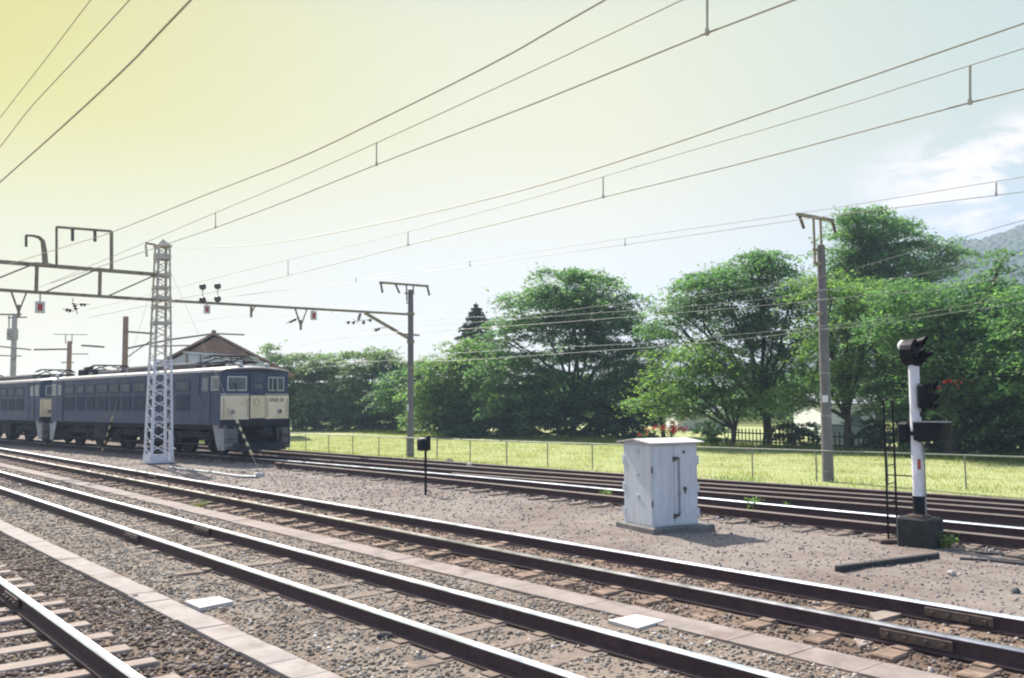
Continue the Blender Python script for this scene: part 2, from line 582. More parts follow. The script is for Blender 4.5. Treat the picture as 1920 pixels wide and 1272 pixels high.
# ground: dirt with zones that follow the tracks
def ground_material():
    mt = bpy.data.materials.new('railway_ground')
    mt.use_nodes = True
    t = NT(mt.node_tree)
    g = t.n('ShaderNodeNewGeometry')
    pos = g.outputs['Position']
    dn = t.n('ShaderNodeVectorMath', operation='DOT_PRODUCT')
    t.l(pos, dn.inputs[0])
    dn.inputs[1].default_value = N
    L = dn.outputs['Value']
    nL = t.noise(pos, 0.9, 5, 0.65)
    Lw = t.math('ADD', L, t.math('MULTIPLY', t.math('SUBTRACT', nL, 0.5), 1.3))
    Lf = t.rng(Lw, 0, 24, smooth=False)
    base = t.ramp(Lf, [(0.0, (0.135, 0.105, 0.082)), (3.2 / 24, (0.135, 0.105, 0.082)), (3.7 / 24, (0.185, 0.160, 0.138)), (6.3 / 24, (0.195, 0.165, 0.142)),
                       (7.1 / 24, (0.160, 0.122, 0.098)), (8.9 / 24, (0.165, 0.122, 0.096)), (9.6 / 24, (0.196, 0.174, 0.162)), (12.9 / 24, (0.192, 0.170, 0.158)),
                       (13.6 / 24, (0.155, 0.130, 0.115)), (19.0 / 24, (0.165, 0.140, 0.125)), (20.0 / 24, (0.16, 0.15, 0.08)), (1.0, (0.13, 0.15, 0.05))])
    n1 = t.noise(pos, 3.2, 8, 0.7)
    n2 = t.noise(pos, 38, 6, 0.75)
    n3 = t.noise(pos, 0.45, 5, 0.6, 1.0)
    base = t.mix(1.0, base, (1.13, 1.10, 1.06), 'MULTIPLY')
    c = t.mix(t.rng(n1, 0.35, 0.7, 0.0, 0.6), base, t.mix(1.0, base, (0.62, 0.58, 0.56), 'MULTIPLY'))
    c = t.mix(t.rng(n2, 0.45, 0.7, 0.0, 0.55), c, t.mix(1.0, c, (1.45, 1.42, 1.40), 'MULTIPLY'))
    c = t.mix(t.rng(n2, 0.40, 0.28, 0.0, 0.35), c, t.mix(1.0, c, (0.45, 0.42, 0.42), 'MULTIPLY'))
    c = t.mix(t.rng(n3, 0.46, 0.62, 0.0, 0.75), c, t.mix(1.0, c, (0.72, 0.66, 0.64), 'MULTIPLY'))
    vo = t.n('ShaderNodeTexVoronoi')
    vo.inputs['Scale'].default_value = 46
    t.l(pos, vo.inputs['Vector'])
    c = t.mix(t.rng(vo.outputs['Distance'], 0.55, 0.2, 0.0, 0.25), c, t.mix(1.0, c, (1.35, 1.3, 1.3), 'MULTIPLY'))
    p = t.n('ShaderNodeBsdfPrincipled')
    t.l(c, p.inputs['Base Color'])
    p.inputs['Roughness'].default_value = 0.95
    p.inputs['Specular IOR Level'].default_value = 0.15
    b = t.n('ShaderNodeBump')
    b.inputs['Strength'].default_value = 0.55
    b.inputs['Distance'].default_value = 0.025
    hsum = t.math('ADD', t.math('MULTIPLY', n2, 0.6), t.math('MULTIPLY', vo.outputs['Distance'], -0.8))
    t.l(t.math('ADD', hsum, n1), b.inputs['Height'])
    t.l(b.outputs[0], p.inputs['Normal'])
    o = t.n('ShaderNodeOutputMaterial')
    t.l(p.outputs[0], o.inputs[0])
    return mt


def lawn_material():
    mt = bpy.data.materials.new('lawn')
    mt.use_nodes = True
    t = NT(mt.node_tree)
    g = t.n('ShaderNodeNewGeometry')
    pos = g.outputs['Position']
    n1 = t.noise(pos, 0.35, 5, 0.6)
    n2 = t.noise(pos, 4.0, 5, 0.7)
    c = t.mix(t.rng(n1, 0.35, 0.65), (0.30, 0.33, 0.145), (0.35, 0.36, 0.18))
    c = t.mix(t.rng(n2, 0.4, 0.7, 0, 0.5), c, (0.235, 0.295, 0.10))
    p = t.n('ShaderNodeBsdfPrincipled')
    t.l(c, p.inputs['Base Color'])
    p.inputs['Roughness'].default_value = 0.95
    p.inputs['Specular IOR Level'].default_value = 0.1
    b = t.n('ShaderNodeBump')
    b.inputs['Strength'].default_value = 0.6
    b.inputs['Distance'].default_value = 0.05
    t.l(t.noise(pos, 14, 4, 0.7), b.inputs['Height'])
    t.l(b.outputs[0], p.inputs['Normal'])
    o = t.n('ShaderNodeOutputMaterial')
    t.l(p.outputs[0], o.inputs[0])
    return mt


M['ground'] = ground_material()
M['lawn'] = lawn_material()


# ------------------------------------------------------------------ ground
def vnoise(x, y, f, seed=0):
    a = np.sin(x * f * 1.31 + seed) * np.cos(y * f * 1.07 + seed * 1.7)
    b = np.sin((x + y) * f * 0.83 + seed * 2.3) * np.cos((x - y) * f * 0.61 + seed)
    return (a + b) * 0.5


EDGE_S = [-60, 0, 8, 12, 20, 30, 45, 120]
EDGE_L = [19.8, 19.8, 19.6, 19.3, 18.6, 18.4, 18.4, 18.4]


def edge_L(s):
    return np.interp(s, EDGE_S, EDGE_L)


def ground_z(s, L):
    s = np.asarray(s, float)
    L = np.asarray(L, float)
    e = edge_L(s)
    z = -0.25 * np.clip((L - e) / 1.1, 0, 1)
    z = z + 0.03 * (np.clip((L - 3.5) / 0.2, 0, 1) * np.clip((9.6 - L) / 0.5, 0, 1))
    z = z - 0.015 * (np.clip((L - 0.35) / 0.3, 0, 1) * np.clip((2.95 - L) / 0.25, 0, 1))
    near = np.clip((19 - L) / 2, 0, 1)
    z = z + near * (0.012 * vnoise(s, L, 3.1, 1) + 0.010 * vnoise(s, L, 7.3, 4) + 0.006 * vnoise(s, L, 17.0, 2))
    # bare ballast dips a little between tracks two and three
    z = z - 0.03 * np.exp(-((L - 7.2) / 0.25) ** 2) * near
    z = z + 0.02 * np.exp(-((L - 10.9) / 1.2) ** 2) * near
    return z


def gz1(s, L):
    return float(ground_z(np.array([s]), np.array([L]))[0])


def sL(p):
    p = Vector(p)
    return p.dot(D), p.dot(N)


def on_ground(px, py, it=3):
    z = 0.0
    for _ in range(it):
        p = at_z(px, py, z)
        z = gz1(*sL(p))
    return at_z(px, py, z)


def grid_mesh(name, sv, Lv, mat_, zoff=0.0, zf=ground_z):
    S, LL = np.meshgrid(sv, Lv, indexing='ij')
    Z = zf(S, LL) + zoff
    V = np.stack([S * D.x + LL * N.x, S * D.y + LL * N.y, Z], -1).reshape(-1, 3)
    a, b = S.shape
    i = np.arange(a * b).reshape(a, b)
    F = np.stack([i[:-1, :-1], i[:-1, 1:], i[1:, 1:], i[1:, :-1]], -1).reshape(-1, 4)
    return np_mesh(name, V, F[:, ::-1] if False else F, mat_, smooth=True)


sv = np.unique(np.concatenate([[-800, -500, -250, -120, -60, -30, -15], np.arange(-8, 50, 0.22), np.arange(50, 90, 2), [100, 130, 180, 260, 400, 700, 800]]))
Lv = np.unique(np.concatenate([[-800, -400, -150, -60, -20, -8, -3], np.arange(-1, 22, 0.16), np.arange(22, 45, 1.5), [50, 70, 110, 180, 300, 600, 880]]))
tag(grid_mesh('ground', sv, Lv, M['ground']), 'brown railway dirt and ballast ground', None, None, 'structure')


def lawn_z(S, LL):
    return ground_z(S, LL)


sv2 = np.concatenate([np.arange(-40, 60, 1.0), np.arange(60, 130, 5)])
fr = np.concatenate([np.linspace(0, 1.0, 5), [1.2, 1.5, 2, 3, 5, 8, 12, 16, 20, 26, 34, 45]])
S2 = np.repeat(sv2[:, None], len(fr), 1)
E2 = edge_L(S2) + 0.35 + 0.35 * vnoise(S2, S2 * 0.3, 1.9, 3)
L2 = E2 + fr[None, :] * 1.1
Z2 = ground_z(S2, L2) + 0.012
V2 = np.stack([S2 * D.x + L2 * N.x, S2 * D.y + L2 * N.y, Z2], -1).reshape(-1, 3)
ii = np.arange(S2.size).reshape(S2.shape)
F2 = np.stack([ii[:-1, :-1], ii[:-1, 1:], ii[1:, 1:], ii[1:, :-1]], -1).reshape(-1, 4)
tag(np_mesh('lawn', V2, F2, M['lawn'], smooth=True), 'sunlit yellow green lawn beyond the sidings', None, None, 'structure')

# ------------------------------------------------------------------ tracks
PROF = [(-.0625, .035), (-.0625, .052), (-.012, .078), (-.010, .158), (-.037, .162), (-.037, .183), (-.025, .2), (.025, .2), (.037, .183), (.037, .162), (.010, .158), (.012, .078), (.0625, .052), (.0625, .035)]


def rail_path(ctrl, step=0.6):
    cs = [c[0] for c in ctrl]
    cl = [c[1] for c in ctrl]
    s = np.arange(cs[0], cs[-1] + 1e-6, step)
    l = np.interp(s, cs, cl)
    if len(ctrl) > 2:
        k = 13
        pad = np.concatenate([l[0] - (l[1] - l[0]) * np.arange(k // 2, 0, -1), l, l[-1] + (l[-1] - l[-2]) * np.arange(1, k // 2 + 1)])
        l = np.convolve(pad, np.ones(k) / k, 'valid')
    return s, l


def rail(ctrl, top, parent, label=None):
    s, l = rail_path(ctrl)
    if len(ctrl) == 2:
        s, l = np.array([ctrl[0][0], ctrl[1][0]]), np.array([ctrl[0][1], ctrl[1][1]])
    mb = MB()
    n = len(PROF)
    pts = [TP(a, b) for a, b in zip(s, l)]
    vs = []
    for i, p in enumerate(pts):
        t = (pts[min(i + 1, len(pts) - 1)] - pts[max(i - 1, 0)]).normalized()
        side = Vector((0, 0, 1)).cross(t) * -1
        for y, z in PROF:
            vs.append(p + side * y + Vector((0, 0, z)))
    fs, mi = [], []
    for i in range(len(pts) - 1):
        for k in range(n):
            k2 = (k + 1) % n
            fs.append((i * n + k, i * n + k2, (i + 1) * n + k2, (i + 1) * n + k))
            mi.append(1 if k in (5, 6, 7) else 0)
    mb.add(vs, fs)
    mb.mi = mi
    o = mb.build('rail', [M['rail_side'], top], parent)
    if label:
        o['label'] = label
    return o


def fishplate(px, py, parent, L):
    p = at_L(px, py, L)
    s = p.dot(D)
    mb = MB()
    for sd in (-1, 1):
        c = TP(s, L + sd * 0.036, 0.118)
        mb.box(c, (0.62, 0.030, 0.085), (D, N, Vector((0, 0, 1))), 0.005)
        for k in (-.24, -.09, .09, .24):
            mb.lathe(TP(s + k, L + sd * 0.050, 0.118), N * sd, [(0, .021), (.03, .021), (.032, .012)], 6)
    # pale bond strip clipped along the joint
    return mb.build('fishplate', M['rust_iron'], parent)


def sleepers(parent, s0, s1, pitch, Lc, mat_, top, length=2.05, jit=0.012, width=0.21, skew=0.0):
    s = s0
    while s < s1:
        lc = Lc(s) if callable(Lc) else Lc
        mb = MB()
        ang = random.gauss(0, 0.012) + skew
        a = (N * math.cos(ang) + D * math.sin(ang))
        b = Vector((0, 0, 1)).cross(a)
        tz = top + random.gauss(0, jit)
        ln = length + random.gauss(0, .03)
        mb.box(TP(s + random.gauss(0, .02), lc + random.gauss(0, .02), tz - .07), (ln, width + random.gauss(0, .012), .14), (a, b, Vector((0, 0, 1))), 0.014)
        # chairs / baseplates under the rails
        if top > 0.03:
            for sd in (-1, 1):
                mb.box(TP(s, lc + sd * .5335, tz + .006), (.30, .15, .02), (a, b, Vector((0, 0, 1))), .004)
        mb.build('sleeper', mat_, parent)
        s += pitch


G = 1.067
# nearest track
L1 = 2.15 - G / 2
t1 = thing('railway_track', 'nearest railway track with pale sleepers, only its bright far rail in the bottom left corner', 'railway track', TP(7, L1, 0), 0, 'railway tracks of the station yard')
rail([(-30, 2.15 - G), (70, 2.15 - G)], M['rail_top'], t1)
rail([(-30, 2.15), (70, 2.15)], M['rail_top'], t1)
sleepers(t1, -6, 34, 0.60, L1, M['sleeper_pale'], 0.016, 1.95, .012, .22)
fishplate(30, 1105, t1, 2.15)
# second track
L2c = 4.5 + G / 2
t2 = thing('railway_track', 'second railway track with two bright rails over gravel that almost buries its sleepers', 'railway track', TP(12, L2c, 0), 0, 'railway tracks of the station yard')
rail([(-40, 4.5), (90, 4.5)], M['rail_top'], t2)
rail([(-40, 5.567), (90, 5.567)], M['rail_top'], t2)
sleepers(t2, -4, 50, 0.64, L2c, M['sleeper_wood'], 0.034, 2.0, .012)
fishplate(252, 996, t2, 4.5)
fishplate(383, 985, t2, 5.567)
# third track
L3c = 7.55 + G / 2
t3 = thing('railway_track', 'third railway track on rusty brown sleepers, passing in front of the white cabinet', 'railway track', TP(16, L3c, 0), 0, 'railway tracks of the station yard')
rail([(-40, 7.55), (110, 7.55)], M['rail_top_dull'], t3)
rail([(-40, 8.617), (110, 8.617)], M['rail_top'], t3)
sleepers(t3, -4, 54, 0.66, L3c, M['sleeper_rust'], 0.036, 1.9, .010)
fishplate(1720, 1176, t3, 7.55)
fishplate(1800, 1143, t3, 8.617)
fishplate(290, 891, t3, 8.617)
# sidings behind the cabinet
low = [(-60, 13.5), (20, 13.5), (25, 13.35), (28.4, 13.2)]
n1c = [(-60, 14.55), (14, 14.55), (19, 14.5), (24, 14.22), (30, 13.85), (34, 13.45), (46, 12.12), (58, 10.79), (75, 8.9)]
f1c = [(-60, 17.0), (6, 16.95), (9.4, 16.8), (15, 16.05), (18.7, 15.6), (24, 15.25), (30, 14.92), (34, 14.52), (46, 13.19), (58, 11.86), (75, 9.97)]
rd = [(-60, 16.1), (6, 16.0), (9.4, 15.9), (15, 15.3), (18.0, 14.95), (20.5, 14.70)]
rb = [(-60, 17.75), (6, 17.72), (9.4, 17.6), (15, 17.0), (19, 16.75), (26, 16.45), (34, 16.2), (46, 15.8), (80, 14.8)]
ra = [(a, b + 0.95) for a, b in rb]
t4 = thing('railway_track', 'fourth railway track, a bright and a dull rail behind the white cabinet', 'railway track', TP(12, 14.0, 0), 0, 'railway tracks of the station yard')
rail(low, M['rail_top_rust'], t4)
sleepers(t4, -4, 27, 0.66, 14.0, M['sleeper_wood'], 0.035, 2.1, .012)
t5 = thing('railway_track', 'curving siding track that runs under the blue locomotives', 'railway track', TP(30, 14.4, 0), 0, 'railway tracks of the station yard')
rail(n1c, M['rail_top'], t5)
rail(f1c, M['rail_top_rust'], t5)
rail(rd, M['rail_top_rust'], t5)
ss_, ll_ = rail_path(n1c)
sleepers(t5, 27.5, 66, 0.66, lambda s: float(np.interp(s, ss_, ll_)) + .53, M['sleeper_wood'], 0.035, 2.1, .01, skew=-0.1)
t6 = thing('railway_track', 'farthest railway track with rusty rails along the edge of the lawn', 'railway track', TP(14, 17.6, 0), 0, 'railway tracks of the station yard')
rail(rb, M['rail_top_rust'], t6)
rail(ra, M['rail_top_rust'], t6)
ss6, ll6 = rail_path(rb)
sleepers(t6, -4, 50, 0.66, lambda s: float(np.interp(s, ss6, ll6)) + .2, M['sleeper_pale'], 0.03, 2.7, .012)

# ------------------------------------------------------------------ cable troughs (rows of concrete lids)
def trough(label, La, Lb, s0, s1, mat_, ztop, pitch):
    root = thing('cable_trough', label, 'cable trough', TP((s0 + s1) / 2, (La + Lb) / 2, 0), 0, 'concrete cable troughs between the tracks')
    s = s0
    mb = MB()
    cnt = 0
    items = []
    while s < s1:
        ln = pitch
        c = TP(s + ln / 2, (La + Lb) / 2 + random.gauss(0, .004), ztop - .03 + random.gauss(0, .0025))
        a = (D + N * random.gauss(0, .006)).normalized()
        b = Vector((0, 0, 1)).cross(a)
        up = (Vector((0, 0, 1)) + N * random.gauss(0, .006)).normalized()
        items.append((c, ln, a, b, up))
        s += ln
    for c, ln, a, b, up in items:
        m1 = MB()
        m1.box(c, (ln - .004, Lb - La, .06), (a, b, up), .003)
        m1.build('lid', mat_, root)
    return root


trough('pale grey row of concrete trough lids beside the nearest track', 3.2, 3.5, 2.0, 26.0, M['lid'], 0.045, 0.5)
trough('pinkish brown row of concrete trough lids between the second and third track', 6.52, 6.92, -1.0, 48.0, M['lid_pink'], 0.052, 0.6)


# ------------------------------------------------------------------ gravel
def ico():
    p = (1 + 5 ** .5) / 2
    v = np.array([(-1, p, 0), (1, p, 0), (-1, -p, 0), (1, -p, 0), (0, -1, p), (0, 1, p), (0, -1, -p), (0, 1, -p), (p, 0, -1), (p, 0, 1), (-p, 0, -1), (-p, 0, 1)], float)
    v /= np.linalg.norm(v[0])
    f = np.array([(0, 11, 5), (0, 5, 1), (0, 1, 7), (0, 7, 10), (0, 10, 11), (1, 5, 9), (5, 11, 4), (11, 10, 2), (10, 7, 6), (7, 1, 8), (3, 9, 4), (3, 4, 2), (3, 2, 6), (3, 6, 8), (3, 8, 9), (4, 9, 5), (2, 4, 11), (6, 2, 10), (8, 6, 7), (9, 8, 1)])
    return v, f


ICO_V, ICO_F = ico()


def stones(name, pts, size, mat_, label, flat=0.65):
    n = len(pts)
    v = ICO_V[None] * (1 + RNG.uniform(-.28, .22, (n, 12, 1)))
    v = v * np.stack([RNG.uniform(.75, 1.3, n), RNG.uniform(.7, 1.1, n), RNG.uniform(flat - .15, flat + .25, n)], -1)[:, None, :]
    # random rotation
    a, b, c = RNG.uniform(0, 2 * PI, n), RNG.normal(0, .35, n), RNG.normal(0, .35, n)
    def rotm(ax, th):
        co, si, o, z = np.cos(th), np.sin(th), np.ones(n), np.zeros(n)
        if ax == 2:
            return np.stack([co, -si, z, si, co, z, z, z, o], -1).reshape(n, 3, 3)
        if ax == 0:
            return np.stack([o, z, z, z, co, -si, z, si, co], -1).reshape(n, 3, 3)
        return np.stack([co, z, si, z, o, z, -si, z, co], -1).reshape(n, 3, 3)
    Rm = rotm(0, b) @ rotm(1, c) @ rotm(2, a)
    v = np.einsum('nij,nkj->nki', Rm, v) * size[:, None, None]
    v = v + pts[:, None, :]
    F = (ICO_F[None] + (np.arange(n) * 12)[:, None, None]).reshape(-1, 3)
    o = np_mesh(name, v.reshape(-1, 3), F, mat_)
    return tag(o, label, 'gravel', None, 'stuff')


def scatter(n, s0, s1, La, Lb, Ymax=60, Ymin=5.2):
    s = RNG.uniform(s0, s1, n)
    L = RNG.uniform(La, Lb, n)
    x = s * D.x + L * N.x
    y = s * D.y + L * N.y
    ok = (y > Ymin) & (y < Ymax) & (np.abs(x) < 0.64 * y + 1.2)
    return s[ok], L[ok], x[ok], y[ok]


CLEAR = [(at_z(392, 1128, .06), .26), (at_z(1193, 1165, .06), .32)]


def keep_clear(s, L):
    ok = np.ones(len(s), bool)
    for a, b in ((3.19, 3.51), (6.51, 6.93)):
        ok &= ~((L > a) & (L < b) & (RNG.uniform(0, 1, len(s)) > 0.022))
    for r_ in (2.15, 1.083, 4.5, 5.567, 7.55, 8.617, 13.5):
        ok &= np.abs(L - r_) > 0.085
    for c_, r_ in CLEAR:
        ok &= np.hypot(s - c_.dot(D), L - c_.dot(N)) > r_
    return ok


G_BROWN = [(0, (0.062, 0.047, 0.043)), (0.3, (0.118, 0.086, 0.069)), (0.6, (0.185, 0.138, 0.108)), (0.85, (0.254, 0.210, 0.176)), (1, (0.371, 0.333, 0.314))]
G_GREY = [(0, (0.117, 0.098, 0.083)), (0.3, (0.207, 0.176, 0.144)), (0.6, (0.275, 0.235, 0.196)), (0.85, (0.358, 0.319, 0.276)), (1, (0.578, 0.549, 0.508))]
G_DUST = [(0, (0.120, 0.105, 0.103)), (0.4, (0.228, 0.198, 0.193)), (0.8, (0.289, 0.253, 0.250)), (1, (0.408, 0.385, 0.384))]
MG = island_mat('gravel_brown', G_BROWN)
MGG = island_mat('gravel_grey', G_GREY)
MGD = island_mat('gravel_dust', G_DUST)


def gravel_zone(name, label, La, Lb, s0, s1, dens, smin, smax, mat_, Ymin=5.0, Ymax=60, sink=0.25, sl_=None, power=2.0):
    area = (s1 - s0) * (Lb - La)
    s, L, x, y = scatter(int(area * dens), s0, s1, La, Lb, Ymax, Ymin)
    k = keep_clear(s, L)
    if sl_:
        ph = np.abs(((s - sl_[0]) / sl_[1] + .5) % 1 - .5) * sl_[1]
        k &= ~((ph < .13) & (np.abs(L - sl_[2]) < sl_[3]) & (RNG.uniform(0, 1, len(s)) < sl_[4]))
    # thin out with distance
    k &= RNG.uniform(0, 1, len(s)) < np.clip((11.0 / y) ** power, 0.02, 1)
    s, L, x, y = s[k], L[k], x[k], y[k]
    sz = smin + (smax - smin) * RNG.beta(1.3, 3.2, len(s))
    sz = sz * np.clip(y / 14, 1, 1.6)
    z = ground_z(s, L) + sz * (0.5 - sink)
    stones(name, np.stack([x, y, z], -1), sz, mat_, label)
    return len(s)


cnt = [
    gravel_zone('ballast', 'coarse brown ballast stones round the nearest track', 0.3, 3.2, 0, 26, 760, .013, .037, MG, sl_=(-6, .60, L1, 1.05, .80), sink=.2),
    gravel_zone('ballast', 'grey brown ballast between the pale trough lids and the third track', 3.5, 6.52, -4, 42, 520, .008, .031, MGG, sl_=(-4, .64, L2c, 1.0, .25)),
    gravel_zone('ballast', 'rubbly brown ballast under and beside the third track', 6.92, 9.1, -6, 50, 430, .009, .037, MG, sl_=(-4, .66, L3c, 1.02, .40)),
    gravel_zone('pebbles', 'loose pebbles on the dusty strip between third and fourth track', 9.0, 13.4, -8, 46, 130, .006, .028, MGD, power=1.4),
    gravel_zone('ballast', 'ballast stones among the far sidings', 13.2, 18.6, -12, 50, 130, .02, .05, MGD, power=1.0),
]
print('stones', cnt)


def at_S(px, py, S):
    v = ray(px, py)
    b = Vector((0, 0, CAM_Z))
    return b + v * (S / v.dot(D))


UP = Vector((0, 0, 1))

# ------------------------------------------------------------------ relay cabinet
def cabinet():
    A = R(26)
    rx = Vector((math.cos(A), math.sin(A), 0))
    ly = Vector((-math.sin(A), math.cos(A), 0))
    near = Vector((2.215, 14.62, 0))
    W, Dp = 0.89, 0.82
    zb, zt = 0.10, 1.43
    c = near + rx * W / 2 + ly * Dp / 2
    root = thing('relay_cabinet', 'white painted steel lineside cabinet with hinged doors on a concrete plinth', 'cabinet', c)
    ax = (rx, ly, UP)
    p = MB().box(c + UP * .035 + rx * .07, (W + .32, Dp + .30, .16), ax, .02)
    p.build('plinth', M['concrete'], root)
    b = MB().box(c + UP * (zb + zt) / 2, (W, Dp, zt - zb), ax, .008)
    body = b.build('body', M['cabinet'], root)
    # doors: thin plates with a gap between them
    seam = 0.47
    for (o, u, ln, nm, nn) in ((near, rx, W, 2, -ly), (near, ly, Dp, 1, -rx)):
        cuts = [0.012, seam * ln, ln - 0.012] if nm == 2 else [0.012, ln - .012]
        for i in range(len(cuts) - 1):
            a0, a1 = cuts[i] + .004, cuts[i + 1] - .004
            d = MB().box(o + u * (a0 + a1) / 2 + UP * (zb + zt) / 2 + nn * .006, (a1 - a0, .012, zt - zb - .06), (u, nn, UP), .003)
            dr = d.build('door', M['cabinet'], root)
            if nm == 2 and i == 0:
                MB().box(o + u * cuts[1] + UP * (zb + zt) / 2 + nn * .002, (.012, .010, zt - zb - .06), (u, nn, UP)).build('door_gap_shade', M['rust_iron'], dr)  # dark strip paints the shade in the gap between the doors
            if nm == 2 and i == 1:
                h = MB().lathe(o + u * (a0 + .20) + UP * .70 + nn * .012, nn, [(0, .030), (.012, .030), (.016, .018), (.04, .018), (.045, .010)], 10)
                h.box(o + u * (a0 + .20) + UP * .67 + nn * .035, (.02, .015, .09), (u, nn, UP))
                h.build('handle', M['rust_iron'], dr)
                rd_ = MB()
                xx = o + u * (a0 + .085) + nn * .028
                rd_.tube([xx + UP * (zb + .22), xx + UP * 1.20], .012, 8)
                for z in (zb + .22, .62, 1.18):
                    rd_.box(xx + UP * z - nn * .008, (.055, .03, .03), (u, nn, UP), .004)
                rd_.build('lock_rod', M['grey_iron'], dr)
                for z in (zb + .18, 1.19):
                    lt = MB()
                    lt.box(o + u * (a0 + .03) + UP * z + nn * .022, (.11, .025, .045), (u, nn, UP), .004)
                    lt.box(o + u * (a0 - .012) + UP * (z - .01) + nn * .026, (.035, .03, .08), (u, nn, UP), .004)
                    lt.build('latch', M['rust_iron'], dr)
                bl = MB().lathe(o + u * (a0 + .19) + UP * 1.29 + nn * .012, nn, [(0, .022), (.02, .022), (.025, .012)], 8)
                bl.build('knob', M['rust_iron'], dr)
    # hinges at the outer corners and the near corner
    for z in (.30, .70, 1.15):
        for (q, nn, uu) in ((near + ly * Dp, -rx, ly), (near + rx * W, -ly, rx)):
            mb = MB().tube([q + nn * .004 + uu * .012 + UP * (z - .07), q + nn * .004 + uu * .012 + UP * (z + .07)], .017, 8)
            mb.box(q - uu * .03 + nn * .017 + UP * z, (.06, .008, .11), (uu, nn, UP))
            mb.build('hinge', M['cabinet'], root)
    for z in (.22, .48, .62, .86, 1.02, 1.26):
        mb = MB().tube([near + (-rx - ly) * .006 + UP * (z - .05), near + (-rx - ly) * .006 + UP * (z + .05)], .011, 8)
        mb.build('hinge', M['rust_iron'] if z in (.48, 1.02) else M['cabinet'], root)
    # louvre marks on the narrow side
    for z in (.55, .90, 1.28):
        mb = MB()
        for k in range(3):
            mb.box(near + ly * Dp * .48 + UP * (z + k * .022) - rx * .016, (.11, .012, .010), (ly, -rx, (UP - rx * .5).normalized()))
        mb.build('vent', M['cabinet'], root)
    # shallow gabled roof, ridge along the wide face
    ov, e, rh = .085, zt + .004, .055
    q = [near - rx * ov - ly * ov, near - rx * ov + ly * Dp / 2, near - rx * ov + ly * (Dp + ov)]
    poly = [q[0] + UP * e, q[0] + UP * (e + .018), q[1] + UP * (e + .018 + rh), q[2] + UP * (e + .018), q[2] + UP * e, q[1] + UP * (e + rh - .004)]
    MB().prism(poly, rx * (W + 2 * ov)).build('roof', M['cabinet_roof'], root)
    MB().prism([near + UP * zt + rx * .0, near + ly * Dp / 2 + UP * (e + rh - .008), near + ly * Dp + UP * zt], rx * W).build('gable', M['cabinet'], root)


cabinet()


